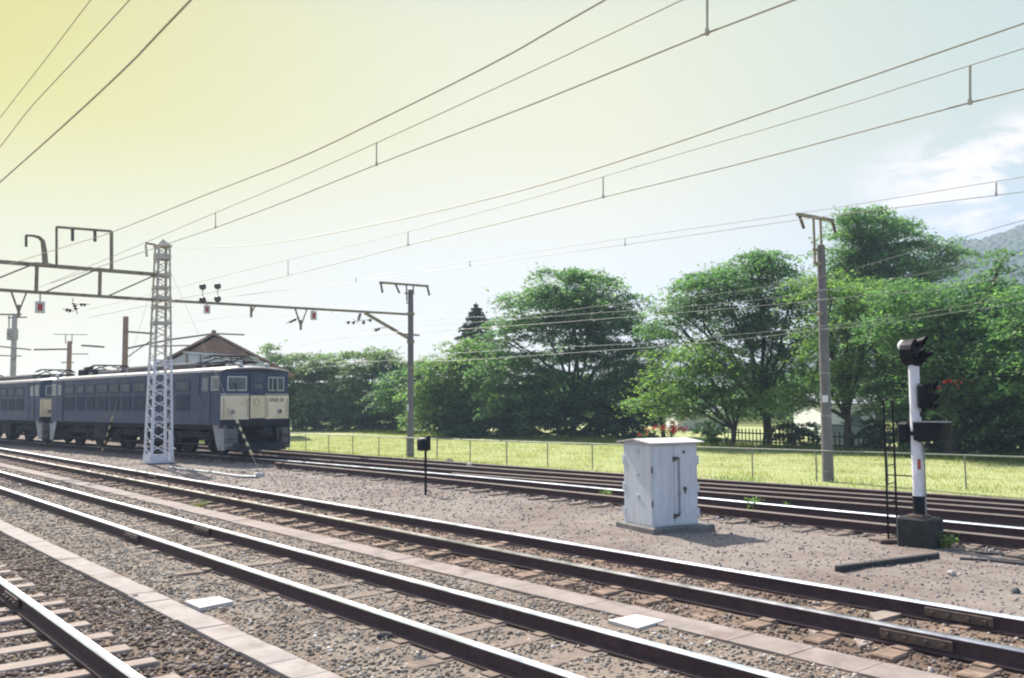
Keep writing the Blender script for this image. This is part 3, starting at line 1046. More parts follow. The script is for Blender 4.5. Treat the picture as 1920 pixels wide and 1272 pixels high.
# ------------------------------------------------------------------ colour light signal with ladder
def signal():
    c = Vector((5.86, 13.29, 0))
    F = -D                                # it faces the trains coming from the right
    root = thing('railway_signal', 'railway signal with black lamp heads on a white post over a dark concrete block', 'signal', c)
    b = MB()
    b.box(c + UP * .20, (.54, .36, .44), (D, N, UP), .03)
    b.build('foundation', M['concrete_dark'], root)
    top = .42
    MB().lathe(c + UP * top, UP, [(0, .15), (.025, .15), (.03, .10), (.05, .095)], 14).build('base_plate', M['rust_iron'], root)
    MB().tube([c + UP * (top + .03), c + UP * (top + .30)], .083, 16).build('post_foot', M['black'], root)
    MB().tube([c + UP * (top + .29), c + UP * 2.66], [.079, .074], 16).build('post', M['white_post'], root, smooth=True)
    pl = MB().box(c + UP * 1.16 + F * .055 + N * -.065, (.10, .012, .26), ((F * .4 + N * .9).normalized(), (F * .9 - N * .4).normalized(), UP), .003).build('number_plate', M['white_post'], root)
    MB().box(c + UP * 1.18 + F * .063 + N * -.070, (.05, .006, .15), ((F * .4 + N * .9).normalized(), (F * .9 - N * .4).normalized(), UP)).build('red_mark', M['red'], pl)
    MB().tube([c + F * .10 + UP * .45, c + F * .105 + UP * 1.2, c + F * .09 + UP * 1.5], .013, 6).build('conduit', M['grey_iron'], root)

    def lamp(p, r, ln, parent, tilt=0.0):
        a = (F + UP * tilt).normalized()
        h = MB()
        n = 14
        side = N
        up = a.cross(side) * -1
        if up.z < 0:
            up = -up
        # hood: tube open underneath, longer above
        vs, fs = [], []
        for k in range(n + 1):
            th = -0.35 * PI + (1.7 * PI) * k / n
            o = side * math.cos(th + 0) * r + up * math.sin(th) * r
            l2 = ln * (0.55 + 0.45 * max(-.6, math.sin(th)))
            vs += [p + o, p + o + a * l2, p + o * .90, p + o * .90 + a * l2]
        for k in range(n):
            i, j = k * 4, k * 4 + 4
            fs += [(i, j, j + 1, i + 1), (i + 2, i + 3, j + 3, j + 2), (i + 1, j + 1, j + 3, i + 3)]
        h.add(vs, fs)
        ho = h.build('hood', M['black'], parent)
        MB().lathe(p - a * .01, a, [(0, r * .9), (.02, r * .88), (.035, r * .6), (.04, r * .2)], 14).build('lens', M['lens'], parent)

    # top head: a rounded box with three hoods
    h1 = MB()
    hc = c + UP * 2.80
    h1.lathe(hc - F * .14, F, [(0, .13), (.03, .19), (.20, .20), (.22, .18)], 18)
    h1.box(hc - UP * .12, (.20, .16, .16), (F, N, UP), .02)
    hd = h1.build('signal_head', M['black'], root)
    lamp(hc + F * .07 + UP * .12 + N * .01, .070, .17, hd, .25)
    lamp(hc + F * .07 - UP * .03 + N * -.10, .070, .16, hd)
    lamp(hc + F * .07 - UP * .05 + N * .10, .070, .18, hd, -.1)
    lamp(hc + F * .06 - UP * .15 + N * -.02, .060, .14, hd, -.1)
    MB().lathe(hc - F * .13 + UP * .10, -F, [(0, .09), (.04, .085), (.08, .05), (.09, .01)], 14).build('sunlit_cap', M['white_post'], hd)  # white cap paints the sunlit back of the black head
    MB().tube([c + UP * 2.60, hc - UP * .16], .06, 12).build('neck', M['black'], root)
    # second head on a bracket
    h2c = c + UP * 2.16 + F * .155
    h2 = MB().box(h2c, (.16, .22, .36), (F, N, UP), .03)
    h2.box(h2c - F * .12 + UP * .05, (.16, .08, .05), (F, N, UP))
    h2.box(h2c - F * .12 - UP * .12, (.16, .08, .05), (F, N, UP))
    hd2 = h2.build('signal_head', M['black'], root)
    lamp(h2c + F * .08 + UP * .12 - N * .02, .066, .15, hd2, .25)
    lamp(h2c + F * .08 - UP * .03, .066, .14, hd2)
    lamp(h2c + F * .07 - UP * .15 + N * .03, .055, .11, hd2, -.15)
    MB().tube([c + F * .06 + UP * 1.86, h2c - F * .02 + UP * -.17], .018, 6).build('bracket', M['black'], root)
    # route box: deep hood that flares towards the front
    z0, z1 = 1.50, 1.78
    a0, a1, a2 = .015, .10, .46
    wN = .17
    poly = [c + F * a0 + UP * (z0 + .03), c + F * a1 + UP * z0, c + F * (a2 - .07) + UP * (z0 + .02), c + F * a2 + UP * z1, c + F * a0 + UP * z1]
    poly = [q - N * .12 for q in poly]
    rb_ = MB().prism(poly, N * .24).build('route_box', M['black'], root)
    MB().box(c - F * .17 + N * .03 + UP * 1.63, (.17, .20, .30), (F, N, UP), .03).build('junction_box', M['black'], root)
    MB().box(c + F * .24 + UP * (z1 + .008), (.45, .24, .012), (F, N, UP)).build('box_lid', M['grey_iron'], rb_)
    MB().box(c - N * .07 + UP * 1.62, (.14, .06, .06), (F, N, UP)).build('bracket', M['black'], root)
    MB().tube([c - F * .08 + UP * 2.38, c - F * .16 + UP * 2.36, c - F * .17 + UP * 2.26, c - F * .10 + UP * 2.20], .014, 6).build('cable_loop', M['black'], root)

    # ladder behind the post
    p1 = Vector((5.53, 13.60, 0))
    p2 = Vector((5.80, 13.93, 0))
    lad = thing('access_ladder', 'thin black steel ladder beside the white signal post', 'ladder', p1)
    for q, z0_ in ((p1, 0.03), (p2, .03)):
        MB().bar(q + UP * z0_, q + UP * 2.10, .028, .014, (p2 - p1).normalized()).build('ladder_rail', M['black'], lad)
    z = .32
    while z < 2.05:
        MB().tube([p1 + UP * z, p2 + UP * z], .009, 6).build('rung', M['black'], lad)
        z += .27
    MB().tube([p1 + UP * 2.10, p1 + UP * 2.15 + (c - p1) * .2, c + UP * 2.15 - F * .06], .010, 6).build('stay', M['black'], lad)
    MB().tube([p1 + UP * 1.0, c + UP * 1.0 - F * .06], .010, 6).build('stay', M['black'], lad)
    MB().box(p1 + UP * .035 - Vector((.0, .02, 0)), (.30, .14, .05), None, .006).build('foot_plate', M['rust_iron'], lad)


signal()


# ------------------------------------------------------------------ small marker on a post
def marker():
    g = on_ground(798, 928)
    root = thing('marker_post', 'thin dark post with a small black lamp box on top', 'marker lamp', g)
    MB().tube([g - UP * .1, g + UP * 1.25], .028, 8).build('post', M['black'], root)
    MB().tube([g + UP * .02, g + UP * .10 + N * .05, g + UP * .02 + N * .14 - D * .05], .012, 6).build('cable', M['black'], root)
    h = g + UP * 1.14 - N * .07
    b = MB().box(h, (.20, .22, .27), (D, N, UP), .02)
    b.box(h + N * .14 + UP * .03, (.10, .10, .34), (D, N, UP), .02)
    hb = b.build('lamp_box', M['black'], root)
    MB().box(h - N * .04 + UP * .143, (.12, .09, .012), (D, N, UP)).build('white_cap', M['white_post'], hb)
    MB().bar(g + UP * .90, h - UP * .12 + N * .1, .02).build('bracket', M['black'], root)


marker()

# ------------------------------------------------------------------ lattice tower
TWR = Vector((-12.65, 32.7, 0))
TS = TWR.dot(D)
TL = TWR.dot(N)


def tower():
    root = thing('lattice_tower', 'tapering steel lattice tower painted white below, in front of the blue locomotive', 'lattice tower', TWR)
    b0, b1, H, Zc = .40, .215, 7.85, 3.75
    MB().box(TWR + UP * .0, (1.0, 1.0, .14), (D, N, UP), .02).build('footing', M['concrete'], root)

    def P(i, j, z):
        h = b0 + (b1 - b0) * (z / H)
        return TWR + D * h * i + N * h * j + UP * z

    cs = [(-1, -1), (1, -1), (1, 1), (-1, 1)]
    for za, zb, mt in ((.07, Zc, 'tower_white'), (Zc, H, 'tower_grey')):
        for i, j in cs:
            mb = MB()
            a, b = P(i, j, za), P(i, j, zb)
            # angle iron: two flanges
            mb.bar(a - D * i * .042, b - D * i * .03, .012, .088 if za < 1 else .06, D)
            mb.bar(a - N * j * .042, b - N * j * .03, .012, .088 if za < 1 else .06, N)
            mb.build('leg', M[mt], root)
    # lacing on each face
    for f in range(4):
        (i0, j0), (i1, j1) = cs[f], cs[(f + 1) % 4]
        for za, zb, mt in ((.3, Zc, 'tower_white'), (Zc, H, 'tower_grey')):
            mb = MB()
            z = za
            k = 0
            while z < zb - .05:
                st = .42 - .022 * z
                z2 = min(z + st, H)
                if mt == 'tower_white':
                    a, b = P(i0, j0, z), P(i1, j1, z2)
                    mb.bar(a, b, .042 if f in (0, 3) else .022, .012, (D if j0 == j1 else N).cross(UP))
                    if k % 3 == 2:
                        mb.bar(P(i0, j0, z2), P(i1, j1, z2), .034 if f in (0, 3) else .02, .012, (D if j0 == j1 else N).cross(UP))
                else:
                    a, b = (P(i0, j0, z), P(i1, j1, z2)) if k % 2 == 0 else (P(i1, j1, z), P(i0, j0, z2))
                    mb.bar(a, b, .032, .010, (D if j0 == j1 else N).cross(UP))
                z = z2
                k += 1
            mb.build('lacing', M[mt], root)
    for z, h in ((.2, .28), (5.05, .10), (5.62, .08), (5.95, .14), (6.32, .09), (6.78, .09), (7.45, .20)):
        mb = MB()
        for f in range(4):
            (i0, j0), (i1, j1) = cs[f], cs[(f + 1) % 4]
            a, b = P(i0, j0, z), P(i1, j1, z)
            out = ((a + b) / 2 - TWR - UP * z).normalized() * .012
            mb.bar(a + out, b + out, .014, h)
        mb.build('band', M['tower_white'] if z < 1 else M['tower_grey'], root)
    cp = MB()
    q = [P(i * 1.25, j * 1.25, H) for i, j in cs]
    ap = TWR + UP * (H + .27)
    cp.add(q + [ap] + [p - UP * .03 for p in q], [(0, 1, 4), (1, 2, 4), (2, 3, 4), (3, 0, 4), (5, 6, 7, 8), (0, 1, 6, 5), (1, 2, 7, 6), (2, 3, 8, 7), (3, 0, 5, 8)])
    cp.build('cap', M['tower_grey'], root)
    # side arm with a hanging insulator
    a = at_S(300, 461, TS)
    b = at_S(273, 456, TS)
    MB().bar(a, b, .06).build('side_arm', M['steel_brown'], root)
    ins = MB()
    b2 = at_S(275, 480, TS)
    for k in range(6):
        ins.lathe(b + (b2 - b) * (k / 6 + .1), b2 - b, [(0, .018), (.02, .05), (.045, .05), (.06, .018)], 8)
    ins.build('insulator', M['insul'], root)
    # number plate on the right leg
    pc = at_L(318, 835, TL - .45)
    pl = MB().box(pc, (.20, .02, 1.0), (D, N, UP), .004).build('number_plate', M['tower_white'], root)
    k = MB()
    for t in range(5):
        k.box(pc - N * .013 + UP * (.30 - t * .12), (.06, .006, .05), (D, N, UP))
    k.build('painted_mark', M['steel_brown'], pl)


tower()

# ------------------------------------------------------------------ mid pole
PB = at_z(770, 858, -.25)
PS, PL_ = sL(PB)


def cross_top(root, base, px_a, px_b, zt_from, S, stubs, hang, mt):
    a, b = at_S(*px_a, S), at_S(*px_b, S)
    MB().bar(a, b, .09, .09).build('cross_arm', mt, root)
    for (xa, ya, xb, yb) in stubs:
        MB().bar(at_S(xa, ya, S), at_S(xb, yb, S), .06).build('stub', mt, root)
    for (xa, ya, xb, yb) in hang:
        p, q = at_S(xa, ya, S), at_S(xb, yb, S)
        mb = MB()
        n = 6
        for k in range(n):
            mb.lathe(p + (q - p) * (k / n), q - p, [(0, .015), (.02, .05), (.06, .05), (.09, .015)], 8)
        mb.tube([p, q], .012, 5)
        mb.build('insulator', M['insul'], root)


def mid_pole():
    root = thing('catenary_pole', 'brown round pole holding the end of the gantry at the lawn edge', 'pole', PB)
    top = at_S(771, 546, PS)
    MB().tube([PB - UP * .2, Vector((PB.x, PB.y, top.z))], [.155, .115], 14).build('shaft', M['pole'], root, smooth=True)
    MB().tube([Vector((PB.x, PB.y, top.z - .02)), Vector((PB.x, PB.y, top.z + .05))], .13, 14).build('cap', M['steel_brown'], root)
    cross_top(root, PB, (712, 530), (803, 537), 0, PS, [(762, 534, 763, 565), (775, 534, 775, 552), (762, 568, 771, 569), (759, 550, 776, 551)],
              [(714, 531, 717, 549), (741, 532, 749, 550), (801, 537, 805, 554)], M['steel_brown'])
    MB().bar(at_S(757, 627, PS), at_S(786, 629, PS), .07).build('cross_arm', M['steel_brown'], root)
    for y in (589, 641, 690):
        q = at_S(770, y, PS)
        MB().tube([Vector((PB.x, PB.y, q.z - .06)), Vector((PB.x, PB.y, q.z + .06))], .17, 14).build('collar', M['steel_brown'], root)
    q = at_S(766, 765, PS)
    MB().box(Vector((PB.x, PB.y, q.z)) + Vector((-.10, -.11, 0)), (.10, .02, .30)).build('number_plate', M['white_post'], root)


mid_pole()


# ------------------------------------------------------------------ gantry beam
def gantry():
    S = TS
    root = thing('catenary_gantry', 'brown two chord gantry beam carried by the lattice tower and the round pole', 'gantry', TP(S, TL, 5.9))
    zl, zu = 5.88, 6.80
    eL = -1.5
    ePL = PL_ - .12
    pe = TP(PS, PL_, zl)
    MB().bar(TP(S, eL, zl), TP(S, TL, zl), .10, .10).build('lower_chord', M['steel_brown'], root)
    MB().bar(TP(S, TL, zl), Vector((PB.x, PB.y, at_S(770, 590, PS).z)), .10, .09).build('lower_chord', M['steel_brown'], root)
    MB().bar(TP(S, eL, zu), TP(S, TL + .2, zu), .12, .12).build('upper_chord', M['steel_brown'], root)

    def lat(px):
        return at_S(px, 540, S).dot(N)

    for px in (68, 187):
        MB().bar(TP(S, lat(px), zl), TP(S, lat(px), zu), .11, .05, D).build('post', M['steel_brown'], root)
    for x in (lat(68) - 2.9, lat(68) - 5.8):
        MB().bar(TP(S, x, zl), TP(S, x, zu), .11, .05, D).build('post', M['steel_brown'], root)
    for a, b in ((82, 180), (200, 293), (-50, 60)):
        MB().bar(TP(S, lat(a), zl), TP(S, lat(b), zu), .05).build('diagonal', M['steel_brown'], root)
    # portal frame on top
    a0, a1 = at_S(106, 503, S), at_S(106, 426, S)
    b0, b1 = at_S(209, 509, S), at_S(209, 434, S)
    MB().bar(TP(S, a0.dot(N), zu), a1, .06).build('frame_post', M['steel_brown'], root)
    MB().bar(TP(S, b0.dot(N), zu), b1, .09).build('frame_post', M['steel_brown'], root)
    MB().bar(a1, b1, .075).build('frame_bar', M['steel_brown'], root)
    for xa, ya, yb in ((136, 430, 452), (178, 433, 453)):
        mb = MB()
        p, q = at_S(xa, ya, S), at_S(xa, yb, S)
        for k in range(5):
            mb.lathe(p + (q - p) * (k / 5), q - p, [(0, .02), (.02, .06), (.07, .06), (.09, .02)], 8)
        mb.build('insulator', M['insul'], root)
    # bent bracket
    pts = [at_S(85, 497, S), at_S(83, 470, S), at_S(80, 452, S), at_S(73, 445, S), at_S(62, 442, S), at_S(48, 441, S)]
    MB().tube(pts, [.10, .09, .075, .06, .05, .04], 8).build('bent_bracket', M['steel_brown'], root)
    mb = MB()
    p, q = at_S(49, 442, S), at_S(49, 463, S)
    for k in range(5):
        mb.lathe(p + (q - p) * (k / 5), q - p, [(0, .018), (.02, .05), (.06, .05), (.08, .018)], 8)
    mb.build('insulator', M['insul'], root)
    MB().box(at_S(80, 497, S), (.55, .25, .12), (N, D, UP), .02).build('bracket_foot', M['steel_brown'], root)
    # end brace down to the pole
    q0, q1 = at_S(684, 587, PS), at_S(769, 637, PS)
    MB().bar(q0, Vector((PB.x, PB.y, q1.z)), .11).build('end_brace', M['steel_brown'], root)

    # hanging things below the beam; the beam line runs from the tower to the pole
    p0 = TP(S, TL, zl)
    p1 = Vector((PB.x, PB.y, at_S(770, 590, PS).z))
    pl0 = TP(S, eL, zl)

    def beam(px):
        """point on the beam axis under a picture column"""
        v = ray(px, 560)
        for a, b in ((p0, p1), (pl0, p0)):
            d = b - a
            # solve in plan
            det = v.x * -d.y + d.x * v.y
            t = (a.x * -d.y + d.x * a.y) / det
            s = (v.x * a.y - v.y * a.x) / -(v.x * d.y - v.y * d.x) if False else None
            P = Vector((v.x * t, v.y * t, 0))
            u = (P - Vector((a.x, a.y, 0))).dot(Vector((d.x, d.y, 0))) / (d.x ** 2 + d.y ** 2)
            if -.02 <= u <= 1.02 or (a is pl0):
                return a + d * u
        return p0

    def drop(px, py):
        b = beam(px)
        v = ray(px, py)
        t = (b.x ** 2 + b.y ** 2) ** .5 / (v.x ** 2 + v.y ** 2) ** .5
        return Vector((0, 0, CAM_Z)) + v * t

    for px, y0, y1 in ((75, 566, 587), (388, 573, 588), (588, 584, 600)):
        b, c = beam(px), drop(px, (y0 + y1) / 2)
        h = abs(drop(px, y0).z - drop(px, y1).z)
        pl = MB().box(c, (h * .80, .05, h * 1.05), (N, D, UP), .01)
        po = pl.build('sign_plate', M['insul_white'], root)
        MB().box(c - D * .032, (h * .36, .012, h * .62), (N, D, UP)).build('red_panel', M['red'], po)
        MB().bar(b, c, .03).build('hanger', M['steel_brown'], root)
    for (x, y) in ((380, 538), (408, 537), (380, 563), (408, 561)):
        c = drop(x, y)
        MB().lathe(c - UP * .12, UP, [(0, .03), (.03, .10), (.09, .13), (.15, .13), (.21, .10), (.24, .03)], 12).build('insulator', M['insul'], root)
    for x in (380, 408):
        MB().bar(drop(x, 535), beam(x), .025).build('hanger', M['steel_brown'], root)
    # hanging V brackets with stubs
    for (xa, xb, xc, yc) in ((20, 50, 35, 586), (553, 576, 564, 612), (472, 479, 471, 588)):
        a, b, c = beam(xa), beam(xb), drop(xc, yc)
        mb = MB().tube([a, c], .035, 6)
        mb.tube([b, c], .028, 6)
        mb.tube([c + UP * .25, c - UP * .15], .05, 6)
        mb.build('hanging_bracket', M['steel_brown'], root)
    # strain insulators slung below
    for (xa, ya, xb, yb) in ((123, 581, 134, 583), (138, 567, 143, 582), (150, 571, 162, 571), (543, 604, 556, 598), (651, 604, 653, 605), (662, 601, 663, 607), (672, 600, 676, 588), (681, 602, 682, 607), (692, 600, 694, 601), (704, 620, 713, 616)):
        p, q = drop(xa, ya), drop(xb, yb)
        d = (q - p)
        n = max(1, int(d.length / .14))
        mb = MB()
        for k in range(n + 1):
            mb.lathe(p + d * (k / (n + 1)), d, [(0, .02), (.02, .07), (.06, .07), (.09, .02)], 8)
        mb.tube([p - d * .5, q + d * .5], .014, 5)
        mb.build('strain_insulator', M['insul'], root)
    for (xa, ya, xb, yb) in ((648, 604, 694, 600), (700, 617, 736, 613)):
        MB().tube([drop(xa, ya), drop(xb, yb)], .018, 5).build('strain_wire', M['wire'], root)


gantry()


# ------------------------------------------------------------------ right pole
RB = at_z(1553, 904, -.25)
RS, RL_ = sL(RB)


def right_pole():
    root = thing('utility_pole', 'tall grey concrete pole with a steel tee arm, in front of the right hand trees', 'pole', RB)
    top = at_S(1540, 462, RS)
    MB().tube([RB - UP * .2, Vector((RB.x, RB.y, top.z))], [.165, .115], 16).build('shaft', M['pole'], root, smooth=True)
    MB().tube([Vector((RB.x, RB.y, top.z - .01)), Vector((RB.x, RB.y, top.z + .03))], .10, 14).build('cap', M['steel_brown'], root)
    cross_top(root, RB, (1495, 402), (1562, 414), 0, RS, [(1525, 408, 1528, 492), (1538, 410, 1540, 463), (1525, 468, 1540, 469), (1526, 493, 1542, 495)],
              [(1499, 405, 1507, 428), (1560, 415, 1566, 436)], M['steel_brown'])
    for x, y in ((1535, 588), (1531, 494)):
        q = at_S(x, y, RS)
        MB().box(Vector((RB.x, RB.y, q.z)) - N * .17, (.14, .22, .10), (D, N, UP), .02).build('wire_clamp', M['steel_brown'], root)
    for y in (545, 562, 617, 700, 780):
        q = at_S(1545, y, RS)
        MB().tube([Vector((RB.x, RB.y, q.z - .025)), Vector((RB.x, RB.y, q.z + .025))], .158, 16).build('band', M['grey_iron'], root)
    q = at_S(1547, 748, RS)
    MB().box(Vector((RB.x, RB.y, q.z)) + Vector((-.06, -.152, 0)), (.15, .02, .20)).build('number_plate', M['white_post'], root)


right_pole()


# ------------------------------------------------------------------ wires
def smooth_line(P, n=14):
    """Catmull-Rom through points"""
    P = [Vector(p) for p in P]
    if len(P) == 2:
        return [P[0].lerp(P[1], k / n) for k in range(n + 1)]
    Q = [P[0] * 2 - P[1]] + P + [P[-1] * 2 - P[-2]]
    out = []
    for i in range(1, len(Q) - 2):
        a, b, c, d = Q[i - 1:i + 3]
        for k in range(n):
            t = k / n
            out.append(0.5 * ((2 * b) + (c - a) * t + (2 * a - 5 * b + 4 * c - d) * t * t + (3 * b - a - 3 * c + d) * t ** 3))
    out.append(P[-1])
    return out


def wire_pts(px, L, ext0=0.0, ext1=0.0):
    Ls = L if isinstance(L, (list, tuple)) else [L] * len(px)
    P = [at_L(x, y, l) for (x, y), l in zip(px, Ls)]
    if ext0:
        P.insert(0, P[0] + (P[0] - P[1]).normalized() * ext0)
    if ext1:
        P.append(P[-1] + (P[-1] - P[-2]).normalized() * ext1)
    return smooth_line(P)


def single_wire(name, label, px, L, r, mt, group, e0=6, e1=6, cat='overhead wire'):
    pts = wire_pts(px, L, e0, e1)
    c = pts[len(pts) // 2]
    mb = MB().tube([p - c for p in pts], r * .85, 6)
    o = mb.build(name, mt)
    o.location = c
    return tag(o, label, cat, group)


def catenary(label, mess, cont, L, droppers, group, r=(.0075, .0095), mt='wire', e=8, extra=None):
    Lm = L if not isinstance(L, (list, tuple)) else L[0]
    pm = wire_pts(mess, L, e, e)
    pc = wire_pts(cont, L, e, e)
    root = thing('overhead_line', label, 'overhead line', pc[len(pc) // 2], 0, group)
    MB().tube(pm, r[0], 6).build('messenger_wire', M[mt], root)
    MB().tube(pc, r[1], 6).build('contact_wire', M[mt], root)
    for (x, y0, y1, rr_) in droppers:
        a, b = at_L(x, y0, Lm), at_L(x, y1, Lm)
        mb = MB().tube([a, b], rr_, 6)
        mb.tube([b + UP * .03, b - UP * .015], rr_ * 1.7, 6)
        mb.build('dropper', M[mt], root)
    return root


GW = 'overhead lines above the tracks'
GF = 'feeder wires strung between the masts'
GT = 'thin cables strung in front of the trees'
catenary('overhead line above the nearest track, in the upper left corner', [(0, 276), (55, 205), (140, 113), (243, 0)], [(0, 342), (120, 235), (240, 123), (358, 0)], 2.2, [], GW, (.005, .008))
single_wire('feeder_wire', 'thin faint wire nearest the upper left corner', [(0, 221), (85, 112), (170, 0)], 2.2, .005, M['wire_thin'], GF)
catenary('overhead line above the second track, with widely spaced droppers', [(268, 457), (400, 401), (550, 338), (720, 262), (1000, 133), (1280, 0)],
         [(330, 452), (404, 427), (530, 380), (706, 309), (1000, 195), (1325, 63), (1490, 0)], 5.0, [(404, 398, 427, .007), (706, 267, 309, .007), (1326, -22, 62, .009)], GW, (.0048, .007))
single_wire('feeder_wire', 'thick dark wire running from the gantry frame to the top edge', [(125, 462), (211, 435), (400, 360), (560, 297), (720, 221), (930, 116), (1135, 0)], 5.0, .0095, M['wire'], GF)
catenary('overhead line above the third track, with a bold dropper near the right edge', [(330, 540), (530, 490), (720, 446), (860, 409), (1000, 371), (1200, 311), (1560, 205), (1920, 91)],
         [(330, 562), (480, 531), (620, 497), (765, 460), (960, 413), (1131, 370), (1400, 304), (1819, 193), (1920, 167)], 8.1, [(540, 488, 514, .006), (765, 435, 460, .007), (1131, 332, 370, .008), (1819, 123, 193, .012)], GW, (.0048, .007))
single_wire('feeder_wire', 'dark wire sagging from the top of the lattice tower to the right edge', [(328, 465), (400, 464), (520, 455), (720, 418), (960, 362), (1200, 290), (1560, 168), (1920, 44)], [11.1, 10.6, 10.0, 9.2, 8.6, 8.1, 8.1, 8.1], .010, M['wire'], GF, 0, 6)
catenary('thin distant overhead line above the fourth track', [(700, 517), (881, 490), (1200, 443), (1494, 401), (1743, 361), (1920, 332)], [(440, 556), (668, 528), (881, 499), (1200, 455), (1494, 413), (1743, 382), (1920, 360)], 14.0,
         [(668, 520, 528, .008), (881, 489, 499, .009), (1172, 447, 460, .009), (1868, 343, 366, .012)], GW, (.005, .006), 'wire_thin', 10)
for lab, px, r_ in (
    ('uppermost thin cable crossing the crowns of the trees', [(867, 596), (1000, 589), (1137, 573), (1334, 553), (1540, 519), (1682, 481), (1920, 413)], .008),
    ('second thin cable below the pole top, crossing the tree crowns', [(867, 606), (1137, 586), (1390, 566), (1540, 546), (1700, 519), (1920, 478)], .008),
    ('bright taut cable on the left side of the tall grey pole', [(867, 618), (1020, 607), (1188, 594), (1390, 577), (1540, 563), (1609, 556), (1736, 545), (1920, 516)], .010),
    ('upper one of the two low cables tied to the tall grey pole', [(787, 670), (867, 662), (1058, 651), (1170, 646), (1316, 634), (1540, 612), (1649, 600), (1773, 580), (1920, 553)], .008),
    ('lowest cable tied to the tall grey pole', [(787, 677), (867, 676), (1058, 663), (1316, 644), (1540, 619), (1649, 608), (1773, 589), (1920, 567)], .009),
):
    single_wire('overhead_cable', lab, px, 22.6, r_, M['wire_green'], GT, 10, 8, 'cable')
for lab, px, S_ in (('thin signal cable running left from the pole under the gantry', [(340, 607), (470, 590), (560, 588), (640, 586)], 18), ('faint contact wire below the gantry beside the round pole', [(560, 648), (660, 630), (700, 627), (757, 622)], 18)):
    single_wire('overhead_cable', lab, px, S_, .009, M['wire_thin'], GT, 0, 0, 'cable')


# ------------------------------------------------------------------ guy wires with striped guards
def guy(label, top, foot, px_lo, px_hi, yel):
    root = thing('guy_wire', label, 'guy wire', foot, 0, 'guy wires of the lattice tower')
    MB().tube([foot, top], .005, 6).build('strand', M['wire'], root)
    # guard spans a picture height range on the strand
    def on(py):
        best, bt = None, 1e9
        for k in range(401):
            p = foot.lerp(top, k / 400)
            v = m.inverted() @ p
            y = 636 - FPX * v.y / -v.z
            if abs(y - py) < bt:
                bt, best = abs(y - py), k / 400
        return best
    a, b = on(px_lo), on(px_hi)
    n = 9
    mb = MB()
    for k in range(n):
        mb.cur = k % 2
        mb.tube([foot.lerp(top, a + (b - a) * k / n), foot.lerp(top, a + (b - a) * (k + 1) / n)], .038, 10)
    mb.build('striped_guard', [yel, M['black']], root)


guy('guy wire with a yellow and black striped guard leaning in front of the locomotive side', TP(TS, TL, 7.6), at_L(190, 852, TL - .1), 845, 783, M['yellow'])
guy('guy wire with a pale and black striped guard in front of the locomotive nose', TP(TS, TL, 7.6), at_L(490, 893, TL), 852, 788, M['yellow'])
# pipe on the ground and its white end
pp = [on_ground(318, 879), on_ground(355, 884), on_ground(400, 889), on_ground(450, 896), on_ground(480, 897)]
o = MB().tube([p + UP * .03 for p in smooth_line(pp, 6)], .045, 8).build('ground_pipe', M['grey_iron'])
tag(o, 'grey pipe lying on the dirt between the tower and the locomotive nose', 'pipe')
q = on_ground(486, 895)
o = MB().box(q + UP * .06, (.26, .18, .14), (N, D, UP), .03).build('anchor_block', M['slab'])
tag(o, 'small white block at the foot of the guy wire before the locomotive', 'block')

# ------------------------------------------------------------------ distant masts on the left
def distant_mast(label, px, ytop, Y, r_, arms, mt, box=None, stubs=()):
    b = at_Y(px, 780, Y)
    b = Vector((b.x, b.y, -.1))
    t = at_Y(px, ytop, Y)
    root = thing('distant_mast', label, 'mast', b, 0, 'catenary masts beyond the locomotives')
    MB().tube([b, Vector((b.x, b.y, t.z))], [r_ * 1.2, r_], 10).build('shaft', mt, root)
    for (x0, y0, x1, y1, rr_) in arms:
        MB().bar(at_Y(x0, y0, Y), at_Y(x1, y1, Y), rr_).build('arm', M['steel_brown'], root)
    if box:
        x0, y0, x1, y1 = box
        a, c = at_Y(x0, y0, Y), at_Y(x1, y1, Y)
        MB().box((a + c) / 2, (abs(c.x - a.x), .5, abs(c.z - a.z)), None, .05).build('transformer', M['tower_grey'], root)


distant_mast('pale distant mast with a square transformer box at the left edge', 22, 592, 62, .17,
             [(0, 590, 40, 590, .10), (15, 596, 51, 595, .08), (17, 592, 17, 617, .06), (29, 592, 29, 617, .06), (0, 650, 58, 656, .09), (0, 667, 40, 668, .07)], M['tower_grey'], (16, 616, 31, 638))
distant_mast('distant brown mast with a frame top between the two locomotives', 127, 640, 70, .17,
             [(101, 627, 164, 628, .05), (123, 628, 123, 645, .05), (135, 628, 135, 645, .05), (64, 656, 125, 655, .12), (128, 664, 165, 664, .07), (115, 680, 138, 680, .08), (153, 648, 195, 651, .14)], M['pole_brown'])
distant_mast('thick rust brown mast standing behind the first locomotive', 232, 594, 52, .15,
             [(235, 622, 290, 626, .10), (237, 654, 320, 637, .09), (320, 637, 402, 626, .09), (236, 672, 290, 634, .05), (284, 650, 355, 648, .07), (402, 626, 458, 628, .08)], M['pole_brown'])

# ------------------------------------------------------------------ fence along the lawn
FCTRL = [(62, 19.0), (42.8, 20.4), (27.5, 21.6), (16.2, 23.4), (11.2, 24.2), (2, 25.4), (-8, 26.6)]


